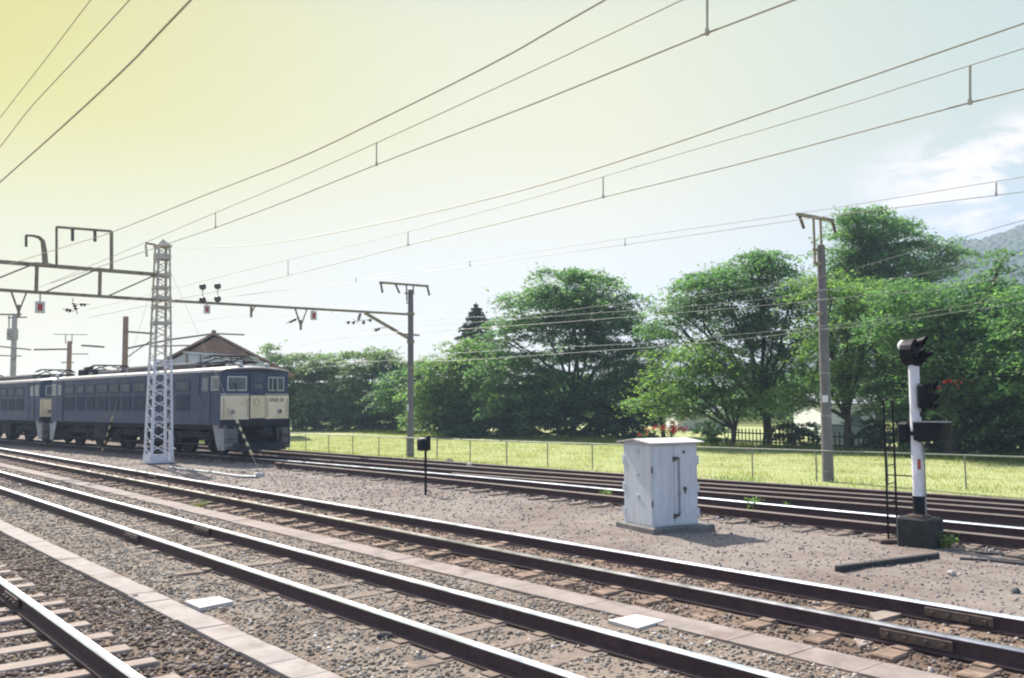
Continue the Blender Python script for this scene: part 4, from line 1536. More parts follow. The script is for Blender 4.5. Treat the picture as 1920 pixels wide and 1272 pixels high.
def fence():
    s = np.array([c[0] for c in FCTRL])[::-1]
    l = np.array([c[1] for c in FCTRL])[::-1]
    t = np.arange(-8, 62, .05)
    ll = np.interp(t, s, l)
    kk = 121
    ll = np.convolve(np.pad(ll, kk // 2, 'edge'), np.ones(kk) / kk, 'valid')
    P = np.stack([t * D.x + ll * N.x, t * D.y + ll * N.y], -1)
    d = np.concatenate([[0], np.cumsum(np.linalg.norm(np.diff(P, axis=0), axis=1))])
    root = thing('lawn_fence', 'low thin fence of grey green posts and one top rail along the lawn', 'fence', (float(P[500, 0]), float(P[500, 1]), -.25))
    h = .90
    pts = []
    for k, dist in enumerate(np.arange(1.0, d[-1], 2.0)):
        x, y = np.interp(dist, d, P[:, 0]), np.interp(dist, d, P[:, 1])
        if y > 75:
            break
        b = Vector((x, y, -.27))
        tl = Vector((random.gauss(0, .008), random.gauss(0, .008), 0))
        MB().tube([b, b + UP * (h + .03) + tl], .022, 6).build('fence_post', M['fence'], root)
        pts.append(b + UP * (h + .02))
    MB().tube(pts, .020, 6).build('top_rail', M['fence'], root)
    # two slack strands of plain wire
    mb = MB()
    for z in (.33, .62):
        mb.tube([p - UP * (h + .02 - z) for p in pts], .0035, 4)
    mb.build('strand', M['fence'], root)


fence()


# ------------------------------------------------------------------ locomotives
def text_mesh(body, size, mat_, parent, origin, xax, yax, thick=0.004):
    cu_ = bpy.data.curves.new('number_text', 'FONT')
    cu_.body = body
    cu_.size = size
    cu_.extrude = thick
    cu_.align_x = 'CENTER'
    cu_.align_y = 'CENTER'
    tmp = bpy.data.objects.new('tmp_text', cu_)
    COL.objects.link(tmp)
    dg = bpy.context.evaluated_depsgraph_get()
    me = bpy.data.meshes.new_from_object(tmp.evaluated_get(dg))
    bpy.data.objects.remove(tmp)
    xax, yax = Vector(xax).normalized(), Vector(yax).normalized()
    zax = xax.cross(yax)
    mt = Matrix((xax, yax, zax)).transposed().to_4x4()
    mt.translation = Vector(origin)
    me.transform(mt)
    me.materials.clear()
    me.materials.append(mat_)
    o = bpy.data.objects.new('number_text', me)
    COL.objects.link(o)
    o.parent = parent
    return o


LOCO_A = R(46)
LF = Vector((math.sin(LOCO_A), -math.cos(LOCO_A), 0))     # forwards
LOCO_O = Vector((-10.5, 32.8, 0)) + Vector((math.cos(LOCO_A), math.sin(LOCO_A), 0)) * 1.4
LOCO_RZ = math.atan2(LF.y, LF.x)


def make_loco(label):
    """local frame: x forwards (nose at 0), y away from the viewer's side, z from the railhead"""
    root = thing('electric_locomotive', label, 'locomotive', LOCO_O + UP * RAIL, LOCO_RZ, 'blue locomotives coupled on the siding')
    Ln, Wd = 16.5, 1.4
    zb, ze, zc = 1.165, 3.10, 3.36
    B = lambda mb, nm, mt, par=root, sm=False: mb.build(nm, mt, par, local=True, smooth=sm)
    nose = .13

    def fx(y):
        """x of the front skin at lateral y"""
        a = abs(y)
        return nose if a <= .33 else nose * (1.4 - a) / (1.4 - .33)

    # body: plan outline extruded
    def outline(x_off=0.0, w=Wd):
        return [(x_off, -w), (nose + x_off, -.33), (nose + x_off, .33), (x_off, w), (-Ln - x_off, w), (-Ln - nose - x_off, .33), (-Ln - nose - x_off, -.33), (-Ln - x_off, -w)]
    ol = outline()
    mb = MB()
    mb.prism([(x, y, zb) for x, y in ol], (0, 0, ze - zb))
    body = B(mb, 'body', M['blue'])
    # rounded roof
    mb = MB()
    ys = [-1.40, -1.36, -1.22, -.9, -.45, 0, .45, .9, 1.22, 1.36, 1.40]
    zs = [ze, ze + .07, ze + .14, ze + .20, ze + .245, ze + .26, ze + .245, ze + .20, ze + .14, ze + .07, ze]
    def section(x, k, drop):
        return [(x + (fx(y) if k == 0 else (-fx(y) if k == 2 else 0)), y, ze + (z - ze) * (1 - drop)) for y, z in zip(ys, zs)]
    secs = [section(.02, 0, .45), section(-.15, 0, .12), section(-.7, 1, 0), section(-Ln + .7, 1, 0), section(-Ln + .15, 2, .12), section(-Ln - .02, 2, .45)]
    # sections for the nose follow the nose plan
    vs = [p for s_ in secs for p in s_]
    n = len(ys)
    fs = [(i * n + k, i * n + k + 1, (i + 1) * n + k + 1, (i + 1) * n + k) for i in range(len(secs) - 1) for k in range(n - 1)]
    fs += [tuple(range(n))[::-1], tuple((len(secs) - 1) * n + k for k in range(n))]
    fs += [(i * n, (i + 1) * n, (i + 1) * n + n - 1, i * n + n - 1) for i in range(len(secs) - 1)]
    mb.add(vs, fs)
    roof = B(mb, 'roof', M['roof'], root, True)
    # pale lip along the eaves and over the front paints the sunlit roof edge
    for sy in (-1, 1):
        B(MB().bar((-.6, sy * 1.415, ze + .035), (-Ln + .6, sy * 1.415, ze + .035), .05, .075), 'eave_highlight', M['trim_highlight'])
    for end in (0, 1):
        q = [(.035 + fx(y), y, ze + (z - ze) * .55 + .012) for y, z in zip(ys, zs)]
        if end:
            q = [(-Ln - x, y, z) for x, y, z in q]
        B(MB().tube(q, .022, 6), 'eave_highlight', M['trim_highlight'])
    # roof gear
    mb = MB()
    mb.box((-6.3, 0, ze + .33), (6.4, 1.5, .28), None, .05)
    B(mb, 'roof_monitor', M['roof'], roof)
    mb = MB().box((-11.6, 0, ze + .30), (2.6, 1.3, .22), None, .05)
    B(mb, 'roof_monitor', M['roof'], roof)
    mb = MB().box((-14.9, 0, ze + .36), (.8, 1.3, .36), None, .05)
    mb.box((-14.9, -.3, ze + .58), (.5, .3, .16), None, .04)
    B(mb, 'resistor_box', M['under'], roof)

    def panto(x0):
        mb = MB()
        for sy in (-.55, .55):
            mb.bar((x0 - 1.1, sy, ze + .40), (x0 + 1.1, sy, ze + .40), .06)
            for k in (-1, 1):
                mb.tube([(x0 + k * .95, sy, ze + .44), (x0 + k * .15, sy * .85, ze + .56), (x0 - k * .55, sy * .6, ze + .64)], .028, 6)
        for k in (-1, 1):
            mb.bar((x0 + k * 1.1, -.6, ze + .40), (x0 + k * 1.1, .6, ze + .40), .06)
        for sx in (-.14, .14):
            mb.tube([(x0 + sx, -.95, ze + .55), (x0 + sx, -.7, ze + .68), (x0 + sx, .7, ze + .68), (x0 + sx, .95, ze + .55)], .03, 6)
        o_ = B(mb, 'pantograph', M['under'], roof)
        for sx in (-1, 1):
            for sy in (-.5, .5):
                m2 = MB().lathe((x0 + sx, sy, ze + .18), (0, 0, 1), [(0, .05), (.03, .09), (.08, .06), (.11, .09), (.16, .06), (.19, .08), (.22, .04)], 10)
                B(m2, 'insulator', M['insul_white'], roof)
        return o_
    panto(-2.0)
    panto(-13.1)
    for x in (-3.6, -.75, -4.2, -9.7, -10.3):
        m2 = MB().lathe((x, -.35, ze + .22), (0, 0, 1), [(0, .06), (.03, .10), (.08, .06), (.12, .10), (.18, .05)], 10)
        B(m2, 'insulator', M['insul_white'], roof)
    for sy in (-.55, .55):
        m2 = MB().lathe((-.30, sy, ze + .27), (1, 0, 0), [(0, .05), (.05, .075), (.22, .085), (.24, .07)], 12)
        B(m2, 'horn', M['trim_highlight'], roof)
    B(MB().tube([(-.9, -.95, ze + .30), (-4.0, -.95, ze + .34), (-9, -.92, ze + .34)], .025, 6), 'roof_cable', M['under'], roof)

    # ---- front (and matching rear) faces
    for end in (0, 1):
        def P(y, z, off=0.0):
            x = fx(y) + off
            return Vector((x, y, z)) if not end else Vector((-Ln - x, -y, z))

        def panel(y0, y1, z0, z1, off, th, nm, mt, par=root):
            """thin plate lying on one facet"""
            ym = (y0 + y1) / 2
            e = .002
            q = [P(y0, z0, off), P(y1, z0, off), P(y1, z1, off), P(y0, z1, off)]
            nx = (q[1] - q[0]).cross(q[3] - q[0]).normalized()
            mb_ = MB().prism(q, nx * th)
            return B(mb_, nm, mt, par)
        zc0, zc1 = 1.36, 2.23
        for sg in (-1, 1):
            y0, y1 = sorted((sg * 1.395, sg * .335))
            panel(y0, y1, zc0, zc1, .004, .014, 'cream_panel', M['cream'])
            w0, w1 = sorted((sg * 1.17, sg * .44))
            wf = panel(w0, w1, 2.40, 2.93, .004, .03, 'windscreen', M['alu'])
            panel(w0 + .045, w1 - .045, 2.445, 2.885, .030, .012, 'pane', M['glass'], wf)
            wy = (w0 + w1) / 2
            if sg > 0:
                for k in (w0 + .18, w0 + .40):
                    panel(k, k + .03, 2.445, 2.885, .041, .01, 'glazing_bar', M['alu'], wf)
            # wiper
            B(MB().tube([P(wy, 2.36, .05), P(wy - .12, 2.70, .07)], .012, 5), 'wiper', M['black'], wf)
            # marker lamp
            a = P(sg * .98, 1.64, .012)
            ax_ = Vector((1, 0, 0)) if not end else Vector((-1, 0, 0))
            lo = B(MB().lathe(a, ax_, [(0, .105), (.06, .10), (.075, .075)], 14), 'tail_lamp', M['trim_highlight'])
            B(MB().lathe(a + ax_ * .075, ax_, [(0, .07), (.012, .055), (.018, .02)], 12), 'lens', M['lens'], lo)
            # hand rails
            for yy in (1.30, .40):
                B(MB().tube([P(sg * yy, 1.45, .02), P(sg * yy, 1.48, .06), P(sg * yy, 2.10, .06), P(sg * yy, 2.14, .02)], .012, 6), 'handrail', M['grey_iron'])
        panel(-1.395, 1.395, 2.255, 2.30, .012, .02, 'trim_strip', M['blue']) if False else None
        for sg in (-1, 1):
            y0, y1 = sorted((sg * 1.395, sg * .335))
            panel(y0, y1, 2.26, 2.295, .004, .02, 'trim_strip', M['trim_highlight'])
        # gangway door in the middle
        dr = panel(-.315, .315, 1.40, 3.02, .003, .035, 'gangway_door', M['blue'])
        panel(-.30, .30, 1.40, 2.23, .036, .012, 'door_panel', M['cream_door'], dr)
        for z0, z1 in ((2.48, 2.66), (2.72, 2.90)):
            panel(-.17, .17, z0, z1, .040, .014, 'door_window', M['glass'], dr)
        # round emblem outline and number
        nxx = Vector((1, 0, 0)) if not end else Vector((-1, 0, 0))
        em = MB()
        c = P(-.05, 1.98, .048)
        for k in range(24):
            t0, t1_ = 2 * PI * k / 24, 2 * PI * (k + 1) / 24
            em.bar(c + Vector((0, math.cos(t0) * .10, math.sin(t0) * .14)), c + Vector((0, math.cos(t1_) * .10, math.sin(t1_) * .14)), .012, .02, nxx)
        B(em, 'round_emblem', M['sleeper_rust'], dr)
        yx = 1 if not end else -1
        fa = (P(1.395, 2, 0) - P(.335, 2, 0)).normalized()
        text_mesh('EF63 18', .20, M['blue_louvre'], root, P(.84, 2.06, .026), fa, (0, 0, 1))
        # buffer beam, coupler, hoses
        s = 1 if not end else -1
        xo = 0 if not end else -Ln
        X = lambda v: xo + s * v
        bb = B(MB().box((X(.02), 0, 1.20), (.34, 2.76, .30), None, .03), 'buffer_beam', M['under'])
        cp = MB().box((X(.42), 0, .86), (.66, .20, .22), None, .03)
        cp.box((X(.80), .02, .88), (.26, .34, .34), None, .06)
        B(cp, 'coupler', M['under'])
        for k, yy in enumerate((-.78, -.55, .45, .62, .80)):
            B(MB().tube([(X(.16), yy, 1.16), (X(.34), yy, 1.06), (X(.38), yy + .02, .80), (X(.30), yy + .05, .55), (X(.22), yy, .50)], .028, 6), 'brake_hose', M['black'])
        # tall wedge shaped apron plates under both corners
        for sg in (-1, 1):
            yo = sg * 1.36
            yi = sg * .80
            prof = [(-.62, 1.16), (.22, 1.16), (.22, .26), (-.20, .26), (-.36, .50)]
            mb = MB().prism([(X(x), yo, z) for x, z in prof], (0, -sg * .03, 0))
            B(mb, 'apron_plate', M['skirt'])
            mb = MB().prism([(X(.19), yo - sg * .03, 1.04), (X(.19), yi, 1.04), (X(.22), yi, .34), (X(.22), yo - sg * .03, .30)], (s * .025, 0, 0))
            B(mb, 'apron_plate', M['skirt_dark'])
            st = MB()
            for z in (.45, .75):
                st.box((X(.26), sg * 1.12, z), (.14, .36, .03))
            for yy in (.95, 1.29):
                st.bar((X(.26), sg * yy, .40), (X(.26), sg * yy, 1.12), .025)
            B(st, 'step', M['skirt'] if sg < 0 else M['under'])
        B(MB().box((X(-.35), 0, .72), (.5, 2.5, .80), None, .04), 'end_beam', M['under'])
        pl = MB()
        pl.prism([(X(.42), -1.05, .22), (X(.42), 1.05, .22), (X(.30), 1.05, .50), (X(.30), -1.05, .50)], (s * .02, 0, .0))
        B(pl, 'guard_plate', M['under'])

    # ---- sides
    for sg in (-1, 1):
        yo = sg * (Wd + .002)
        nd = (0, sg, 0)

        def plate(x0, x1, z0, z1, off, th, nm, mt, par=root):
            mb_ = MB().box(((x0 + x1) / 2, yo + sg * (off + th / 2), (z0 + z1) / 2), (abs(x1 - x0), th, z1 - z0))
            return B(mb_, nm, mt, par)
        for k in (0, 1):
            f = (lambda x: x) if k == 0 else (lambda x: -Ln - x)
            wf = plate(f(-.68), f(-.10), 2.42, 2.93, 0, .022, 'cab_window', M['alu'])
            plate(f(-.64), f(-.14), 2.46, 2.89, .022, .008, 'pane', M['glass'], wf)
            d = plate(f(-1.42), f(-.78), 1.22, 3.02, 0, .018, 'cab_door', M['blue'])
            plate(f(-1.32), f(-.88), 2.40, 2.90, .018, .008, 'door_window', M['glass'], d)
            plate(f(-1.37), f(-1.33), 1.95, 2.07, .018, .03, 'handle', M['grey_iron'], d)
            for xx in (-.74, -1.46):
                B(MB().tube([(f(xx), yo, 1.30), (f(xx), yo + sg * .05, 1.33), (f(xx), yo + sg * .05, 2.25), (f(xx), yo, 2.28)], .012, 6), 'handrail', M['grey_iron'])
            plate(f(-1.60), f(-1.56), 1.20, 3.05, 0, .012, 'body_seam', M['blue_louvre'])
        # grilles: upper windows and lower filters
        x = -2.3
        i = 0
        while x > -14.2:
            wdt = .92 if i % 3 else 1.15
            g = plate(x, x - wdt, 2.42, 2.86, 0, .016, 'upper_window', M['blue_louvre'])
            plate(x - .08, x - wdt + .08, 2.48, 2.80, .016, .006, 'pane', M['glass_dim'], g)
            mb_ = MB()
            mb_.box((x - wdt / 2, yo + sg * .008, 1.99), (wdt, .016, .60))
            for q in range(8):
                mb_.box((x - wdt / 2, yo + sg * .02, 1.73 + q * .075), (wdt - .08, .02, .022))
            B(mb_, 'filter_grille', M['blue_louvre'])
            x -= wdt + .26
            i += 1
        # rib lines low on the body
        for z in (1.62, 2.36):
            B(MB().box((-Ln / 2, yo + sg * .006, z), (Ln - 3.6, .012, .022)), 'rib', M['blue'])
        plate(-8.05, -6.95, 1.30, 1.50, 0, .008, 'number_plate', M['grey_iron']) if False else None

    # ---- running gear
    for bx in (-2.7, -8.25, -13.8):
        bg = MB()
        for sg in (-1, 1):
            bg.box((bx, sg * .98, .78), (3.6, .12, .26), None, .03)
            bg.box((bx, sg * 1.02, .98), (1.2, .18, .18), None, .03)
            for k in (-1.25, 1.25):
                bg.box((bx + k, sg * 1.02, .55), (.46, .20, .36), None, .05)
                bg.lathe((bx + k, sg * 1.12, .56), (0, sg, 0), [(0, .14), (.06, .13), (.08, .06)], 12)
                for d in (-.34, .34):
                    bg.tube([(bx + k + d, sg * 1.04, .60), (bx + k + d, sg * 1.04, .92)], .07, 10)
            bg.box((bx + 2.0 * (1 if bx > -5 else -1) * .95, sg * 1.0, .55), (.25, .14, .40), None, .02)
            bg.tube([(bx - 1.7, sg * 1.12, .42), (bx + 1.7, sg * 1.12, .42)], .03, 6)
        bg.box((bx, 0, .75), (3.2, 1.8, .20))
        bo = B(bg, 'bogie', M['under'])
        for k in (-1.25, 1.25):
            for sg in (-1, 1):
                wl = MB().lathe((bx + k, sg * .47, .56), (0, sg, 0), [(0, .30), (.0, .59), (.03, .59), (.05, .56), (.16, .555), (.16, .46), (.13, .44), (.13, .16), (.20, .14), (.22, .05)], 26)
                B(wl, 'wheel', M['under'], bo, True)
    B(MB().box((-Ln / 2, 0, 1.08), (Ln - .8, 2.5, .18)), 'frame', M['under'])
    for x0, x1 in ((-4.75, -6.15), (-10.35, -11.75)):
        for sg in (-1, 1):
            mb = MB().box(((x0 + x1) / 2, sg * .95, .72), (abs(x1 - x0), .62, .56), None, .04)
            mb.box(((x0 + x1) / 2, sg * 1.28, .80), (abs(x1 - x0) * .5, .04, .30))
            B(mb, 'equipment_box', M['under'])
    for x in (-1.05, -4.6, -6.3, -10.2, -11.9, -15.5):
        B(MB().box((x, -1.22, .70), (.06, .06, .8)).box((x - .2, -1.22, .40), (.5, .12, .03)), 'side_step', M['under'])
    return root


loco = make_loco('blue electric locomotive with a cream nose panel, standing in full view')
loco2 = copy_tree(loco)
loco2.location = loco.location - LF * (16.5 + 1.55) + Vector((0, 0, 0))
loco2['label'] = 'second blue electric locomotive, half out of the picture at the left edge'

# ------------------------------------------------------------------ gabled house behind the locomotive
def house():
    Y = 62.0
    zg = -.3
    def W(px, py):
        return at_Y(px, py, Y)
    apex = W(404, 629)
    eL, eR = W(300, 684), W(548, 703)
    cx = apex.x
    back = Vector((-.35, 1, 0)).normalized() * 9
    root = thing('gabled_house', 'house with a broad brown gable and white wall behind the blue locomotive', 'house', (cx, Y, zg))
    def under(x):
        e = eL if x < cx else eR
        return apex.z + (Vector(e).z - apex.z) * (x - cx) / (Vector(e).x - cx) - .12
    bw0, bw1 = cx - 3.3, cx + 3.6
    MB().prism([(bw0, Y, zg), (bw1, Y, zg), (bw1, Y, under(bw1)), (cx, Y, apex.z - .12), (bw0, Y, under(bw0))], back).build('wall', M['plaster'], root)
    # boarded brown gable above a tie beam
    s0 = .58
    gl = Vector(apex).lerp(eL, s0)
    gr = Vector(apex).lerp(eR, s0)
    fy = Vector((0, -.06, 0))
    MB().prism([gl + Vector((.25, 0, 0)) + fy, gr - Vector((.25, 0, 0)) + fy, Vector(apex) - UP * .18 + fy], (0, .05, 0)).build('gable_boards', M['roof_tile'], root)
    MB().bar(gl + fy * 2, gr + fy * 2, .10, .14).build('tie_beam', M['plaster'], root)
    for px in (351, 377, 434, 459):
        a = W(px, 656)
        MB().bar(a + fy, Vector((a.x, a.y, 3.0)) + fy, .12, .06).build('timber_post', M['roof_tile'], root)
    # roof slopes with thickness and overhang
    th = UP * .16
    fo = Vector((0, -.35, 0))
    bk = back + Vector((0, .6, 0))
    mb = MB()
    for e in (eL, eR):
        d = (Vector(e) - Vector(apex)).normalized()
        e2 = Vector(e) + d * .25
        q = [Vector(apex) + fo + UP * .02, e2 + fo, e2 + bk, Vector(apex) + bk + UP * .02]
        mb.prism(q, th)
    rf = mb.build('roof', M['roof_tile'], root)
    MB().tube([Vector(apex) + fo * 1.02 + UP * .18, Vector(apex) + bk + UP * .18], .17, 8).build('ridge', M['roof_tile'], rf)
    # (no lean-to)
    for px in (395, 418):
        c = W(px, 700)
        f = MB().box((c.x, Y - .03, 2.6), (.7, .06, 1.0)).build('window', M['dark_wood'], root)
        MB().box((c.x, Y - .07, 2.6), (.58, .03, .88)).build('pane', M['glass'], f)


house()


# ------------------------------------------------------------------ buildings and fence beyond the trees on the right
def far_house(label, px0, px1, ytop, yeave, Y, mt_wall, mt_roof):
    zg = -.4
    a, b = at_Y(px0, yeave, Y), at_Y(px1, yeave, Y)
    ridge = at_Y((px0 + px1) / 2, ytop, Y).z
    x0, x1, ze = a.x, b.x, a.z
    root = thing('small_house', label, 'house', ((x0 + x1) / 2, Y, zg))
    dep = 6
    MB().prism([(x0, Y, zg), (x1, Y, zg), (x1, Y, ze), (x0, Y, ze)], (0, dep, 0)).build('wall', mt_wall, root)
    mb = MB()
    mb.prism([(x0 - .4, Y - .5, ze - .05), (x0 - .4, Y - .5, ze + .05), (x0 - .4, Y + dep / 2, ridge), (x0 - .4, Y + dep + .5, ze + .05), (x0 - .4, Y + dep + .5, ze - .05), (x0 - .4, Y + dep / 2, ridge - .12)], (x1 - x0 + .8, 0, 0))
    mb.build('roof', mt_roof, root)
    n = max(1, int((x1 - x0) / 2.2))
    for k in range(n):
        cx = x0 + (k + .5) * (x1 - x0) / n
        f = MB().box((cx, Y - .02, ze - 1.1), (1.1, .06, 1.0)).build('window', M['alu'], root)
        MB().box((cx, Y - .055, ze - 1.1), (.96, .03, .86)).build('pane', M['glass'], f)
    return root


far_house('low white house with a grey roof behind the tall grey pole', 1542, 1655, 738, 758, 58, M['plaster'], M['grey_roof'])
far_house('small white house glimpsed between the trunks above the cabinet roof', 1270, 1360, 762, 778, 72, M['plaster'], M['grey_roof'])
far_house('white house glimpsed at the right edge under the dark foliage', 1855, 1975, 770, 790, 46, M['plaster'], M['grey_roof'])


def picket(label, p0, p1, h, mt, name='picket_fence'):
    root = thing(name, label, 'fence', (p0 + p1) / 2)
    d = (p1 - p0)
    n = int(d.length / .28)
    mb = MB()
    u = d.normalized()
    for k in range(n + 1):
        b = p0 + d * (k / n)
        mb.prism([b - u * .03, b + u * .03, b + u * .03 + UP * (h - .06), b + UP * h, b - u * .03 + UP * (h - .06)], u.cross(UP) * .025)
    mb.build('picket_row', mt, root)
    for z in (.25, h - .25):
        MB().bar(p0 + UP * z + u.cross(UP) * .04, p1 + UP * z + u.cross(UP) * .04, .04, .07).build('rail', mt, root)
    return root


a, b = at_Y(1360, 842, 50), at_Y(1668, 850, 40)
a.z = b.z = -.28
picket('dark picket fence between the lawn and the white house', a, b, .92, M['dark_wood'])
wA, wB = at_Y(1548, 815, 47), at_Y(1650, 820, 44)
wA.z = wB.z = -.3
rt = thing('garden_wall', 'low white garden wall behind the dark picket fence', 'wall', (wA + wB) / 2)
MB().bar(wA + UP * .55, wB + UP * .55, .15, 1.1).build('wall_face', M['plaster'], rt)
MB().bar(wA + UP * 1.13, wB + UP * 1.13, .25, .07).build('coping', M['grey_roof'], rt)


# ------------------------------------------------------------------ vegetation
def leaf_quads(P, size, tilt, rng):
    """diamond leaves facing mostly up"""
    n = len(P)
    th = rng.uniform(0, 2 * PI, n)
    nz = np.stack([rng.normal(0, tilt, n), rng.normal(0, tilt, n), np.ones(n)], -1)
    nz /= np.linalg.norm(nz, axis=1)[:, None]
    a = np.stack([np.cos(th), np.sin(th), np.zeros(n)], -1)
    a -= nz * (a * nz).sum(1)[:, None]
    a /= np.linalg.norm(a, axis=1)[:, None]
    b = np.cross(nz, a)
    L = (size * rng.uniform(.6, 1.35, n))[:, None]
    Wd = L * rng.uniform(.42, .62, n)[:, None]
    V = np.stack([P - a * L * .5, P + b * Wd * .5 + a * L * .08, P + a * L * .5, P - b * Wd * .5 + a * L * .08], 1).reshape(-1, 3)
    F = np.arange(4 * n).reshape(n, 4)
    return V, F


LEAF = {
    'fresh': island_mat('leaf_fresh', [(0, (0.071, 0.137, 0.048)), (.35, (0.120, 0.210, 0.072)), (.75, (0.166, 0.273, 0.093)), (1, (0.238, 0.337, 0.135))], .55, .35, 0.55, (1.35, 1.5, .75)),
    'mid': island_mat('leaf_mid', [(0, (0.052, 0.118, 0.062)), (.4, (0.095, 0.189, 0.086)), (.8, (0.146, 0.257, 0.113)), (1, (0.215, 0.328, 0.157))], .55, .35, 0.52, (1.3, 1.5, .8)),
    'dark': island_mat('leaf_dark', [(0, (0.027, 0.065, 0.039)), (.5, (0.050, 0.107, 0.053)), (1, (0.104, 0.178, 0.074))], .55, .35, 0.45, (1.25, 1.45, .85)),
    'needle': island_mat('leaf_needle', [(0, (0.026, 0.055, 0.034)), (.5, (0.046, 0.081, 0.047)), (1, (0.078, 0.120, 0.065))], .6, .3, 0.3, (1.2, 1.4, .8)),
    'far': island_mat('leaf_far_hazed', [(0, (0.090, 0.156, 0.089)), (.5, (0.154, 0.226, 0.115)), (1, (0.234, 0.295, 0.174))], .6, .3, 0.55, (1.3, 1.45, .85)),  # paler leaf colour, distance haze put into the tone of the low row
}


def crown_points(lobes, Y, dens, rng, droop=.32, flat=.16, spray=1.15, nl=46):
    """leaf positions: each traced lobe (px, py, rx, ry[, dy]) holds several ragged, layered pads of leaves"""
    out = []
    for lb in lobes:
        px, py, rx, ry = lb[:4]
        dy = lb[4] if len(lb) > 4 else rng.normal(0, .6)
        c = at_Y(px, py, Y + dy)
        k = (Y + dy) / FPX
        a, b, d = rx * k * 1.08, ry * k * 1.10, max(.8, rx * k * .85)
        npad = max(5, int(dens * .55 * (a * b + a * d * .6 + b * d)))
        for _ in range(npad):
            u = rng.normal(0, 1, 3)
            u /= np.linalg.norm(u)
            ctr = u * rng.uniform(.2, 1.0) ** .5 * np.array([a, d, b])
            Rp = spray * rng.uniform(.42, .95) * min(1.0, .5 + a / 5)
            n = int(nl * 4.8 * Rp ** 2 * rng.uniform(.7, 1.2)) + 10
            th = rng.uniform(0, 2 * PI, n)
            p1, p2 = rng.uniform(0, 6, 2)
            rad = Rp * (1 + .38 * np.sin(3 * th + p1) + .28 * np.sin(7 * th + p2))
            q = rng.uniform(0, 1, n) ** .55
            od = np.arctan2(ctr[1], ctr[0])
            ex = rng.uniform(1.1, 1.7)
            lx, ly = rad * q * np.cos(th) * ex, rad * q * np.sin(th) / ex ** .5
            x = lx * math.cos(od) - ly * math.sin(od)
            y = lx * math.sin(od) + ly * math.cos(od)
            z = .34 * Rp * (1 - q ** 2) - droop * Rp * np.clip(lx / Rp, 0, 2) ** 2 * .5 + rng.normal(0, flat * .5, n) + rng.normal(0, .10) * lx
            P = np.stack([ctr[0] + x + c.x, ctr[1] + y + c.y, ctr[2] + z + c.z], -1)
            out.append(P)
            # a few twigs that stick out of the pad
            for _t in range(3):
                t = rng.uniform(0, 1, 9)
                tl = Rp * rng.uniform(.7, 1.3)
                aa = od + rng.normal(0, .8)
                s0 = rng.uniform(.6, 1.0) * Rp
                rise = rng.normal(.05, .3)
                out.append(np.stack([c.x + ctr[0] + math.cos(aa) * (s0 + t * tl * .8), c.y + ctr[1] + math.sin(aa) * (s0 + t * tl * .8), c.z + ctr[2] + rise * t * tl + rng.normal(0, .06, 9)], -1))
    return np.concatenate(out)


def limb(mb, p, q, r0_, r1_, rng, n=5, wob=.12):
    L = (q - p).length
    pts = []
    for k in range(n + 1):
        t = k / n
        o = Vector(rng.normal(0, wob * L * .22, 3)) * math.sin(PI * t)
        bow = Vector((0, 0, .12 * L * math.sin(PI * t)))
        pts.append(p.lerp(q, t) + o + bow)
    mb.tube(pts, [r0_ + (r1_ - r0_) * k / n for k in range(n + 1)], 7)


def tree(label, trunk, Y, lobes, leaf='mid', size=.19, dens=5.0, seed=1, cat='tree', name='broadleaf_tree', tr=.20, group='trees along the far side of the lawn', zb=-.3, tilt=.50, nl=46, limbs=True, spray=1.36, fork=.36):
    rng = np.random.default_rng(seed)
    b = at_Y(trunk, 800, Y)
    b = Vector((b.x, b.y, zb))
    root = thing(name, label, cat, b, 0, group)
    cz = [at_Y(l[0], l[1], Y) for l in lobes]
    mb = MB()
    zm = sum(c.z for c in cz) / len(cz)
    fk = b + Vector((rng.normal(0, .15), 0, (zm - zb) * fork))
    n = 6
    mb.tube([b + Vector((0, 0, -.2)) + (fk - b + Vector((0, 0, .2))) * (k / n) + Vector(rng.normal(0, .05, 3)) for k in range(n + 1)], [tr * (1.35 if k == 0 else 1.0 - .06 * k) for k in range(n + 1)], 9)
    if limbs:
        for c in cz:
            limb(mb, fk - UP * rng.uniform(0, .3) * (fk.z - zb), c + Vector((0, 0, .1)), tr * .48, .03, rng)
            for _ in range(2):
                e = c + Vector(np.clip(rng.normal(0, .5, 3), -.8, .6))
                limb(mb, c.lerp(fk, rng.uniform(.1, .5)), e, .05, .015, rng, 4)
    t = mb.build('trunk', M['bark'], root, smooth=True)
    P = crown_points(lobes, Y, dens * 1.30, rng, nl=nl, spray=spray)
    inv = np.array([b.x, b.y, b.z])
    V, F = leaf_quads(P - inv, size * 1.08, tilt, rng)
    np_mesh('crown', V, F, LEAF[leaf], root)
    return root


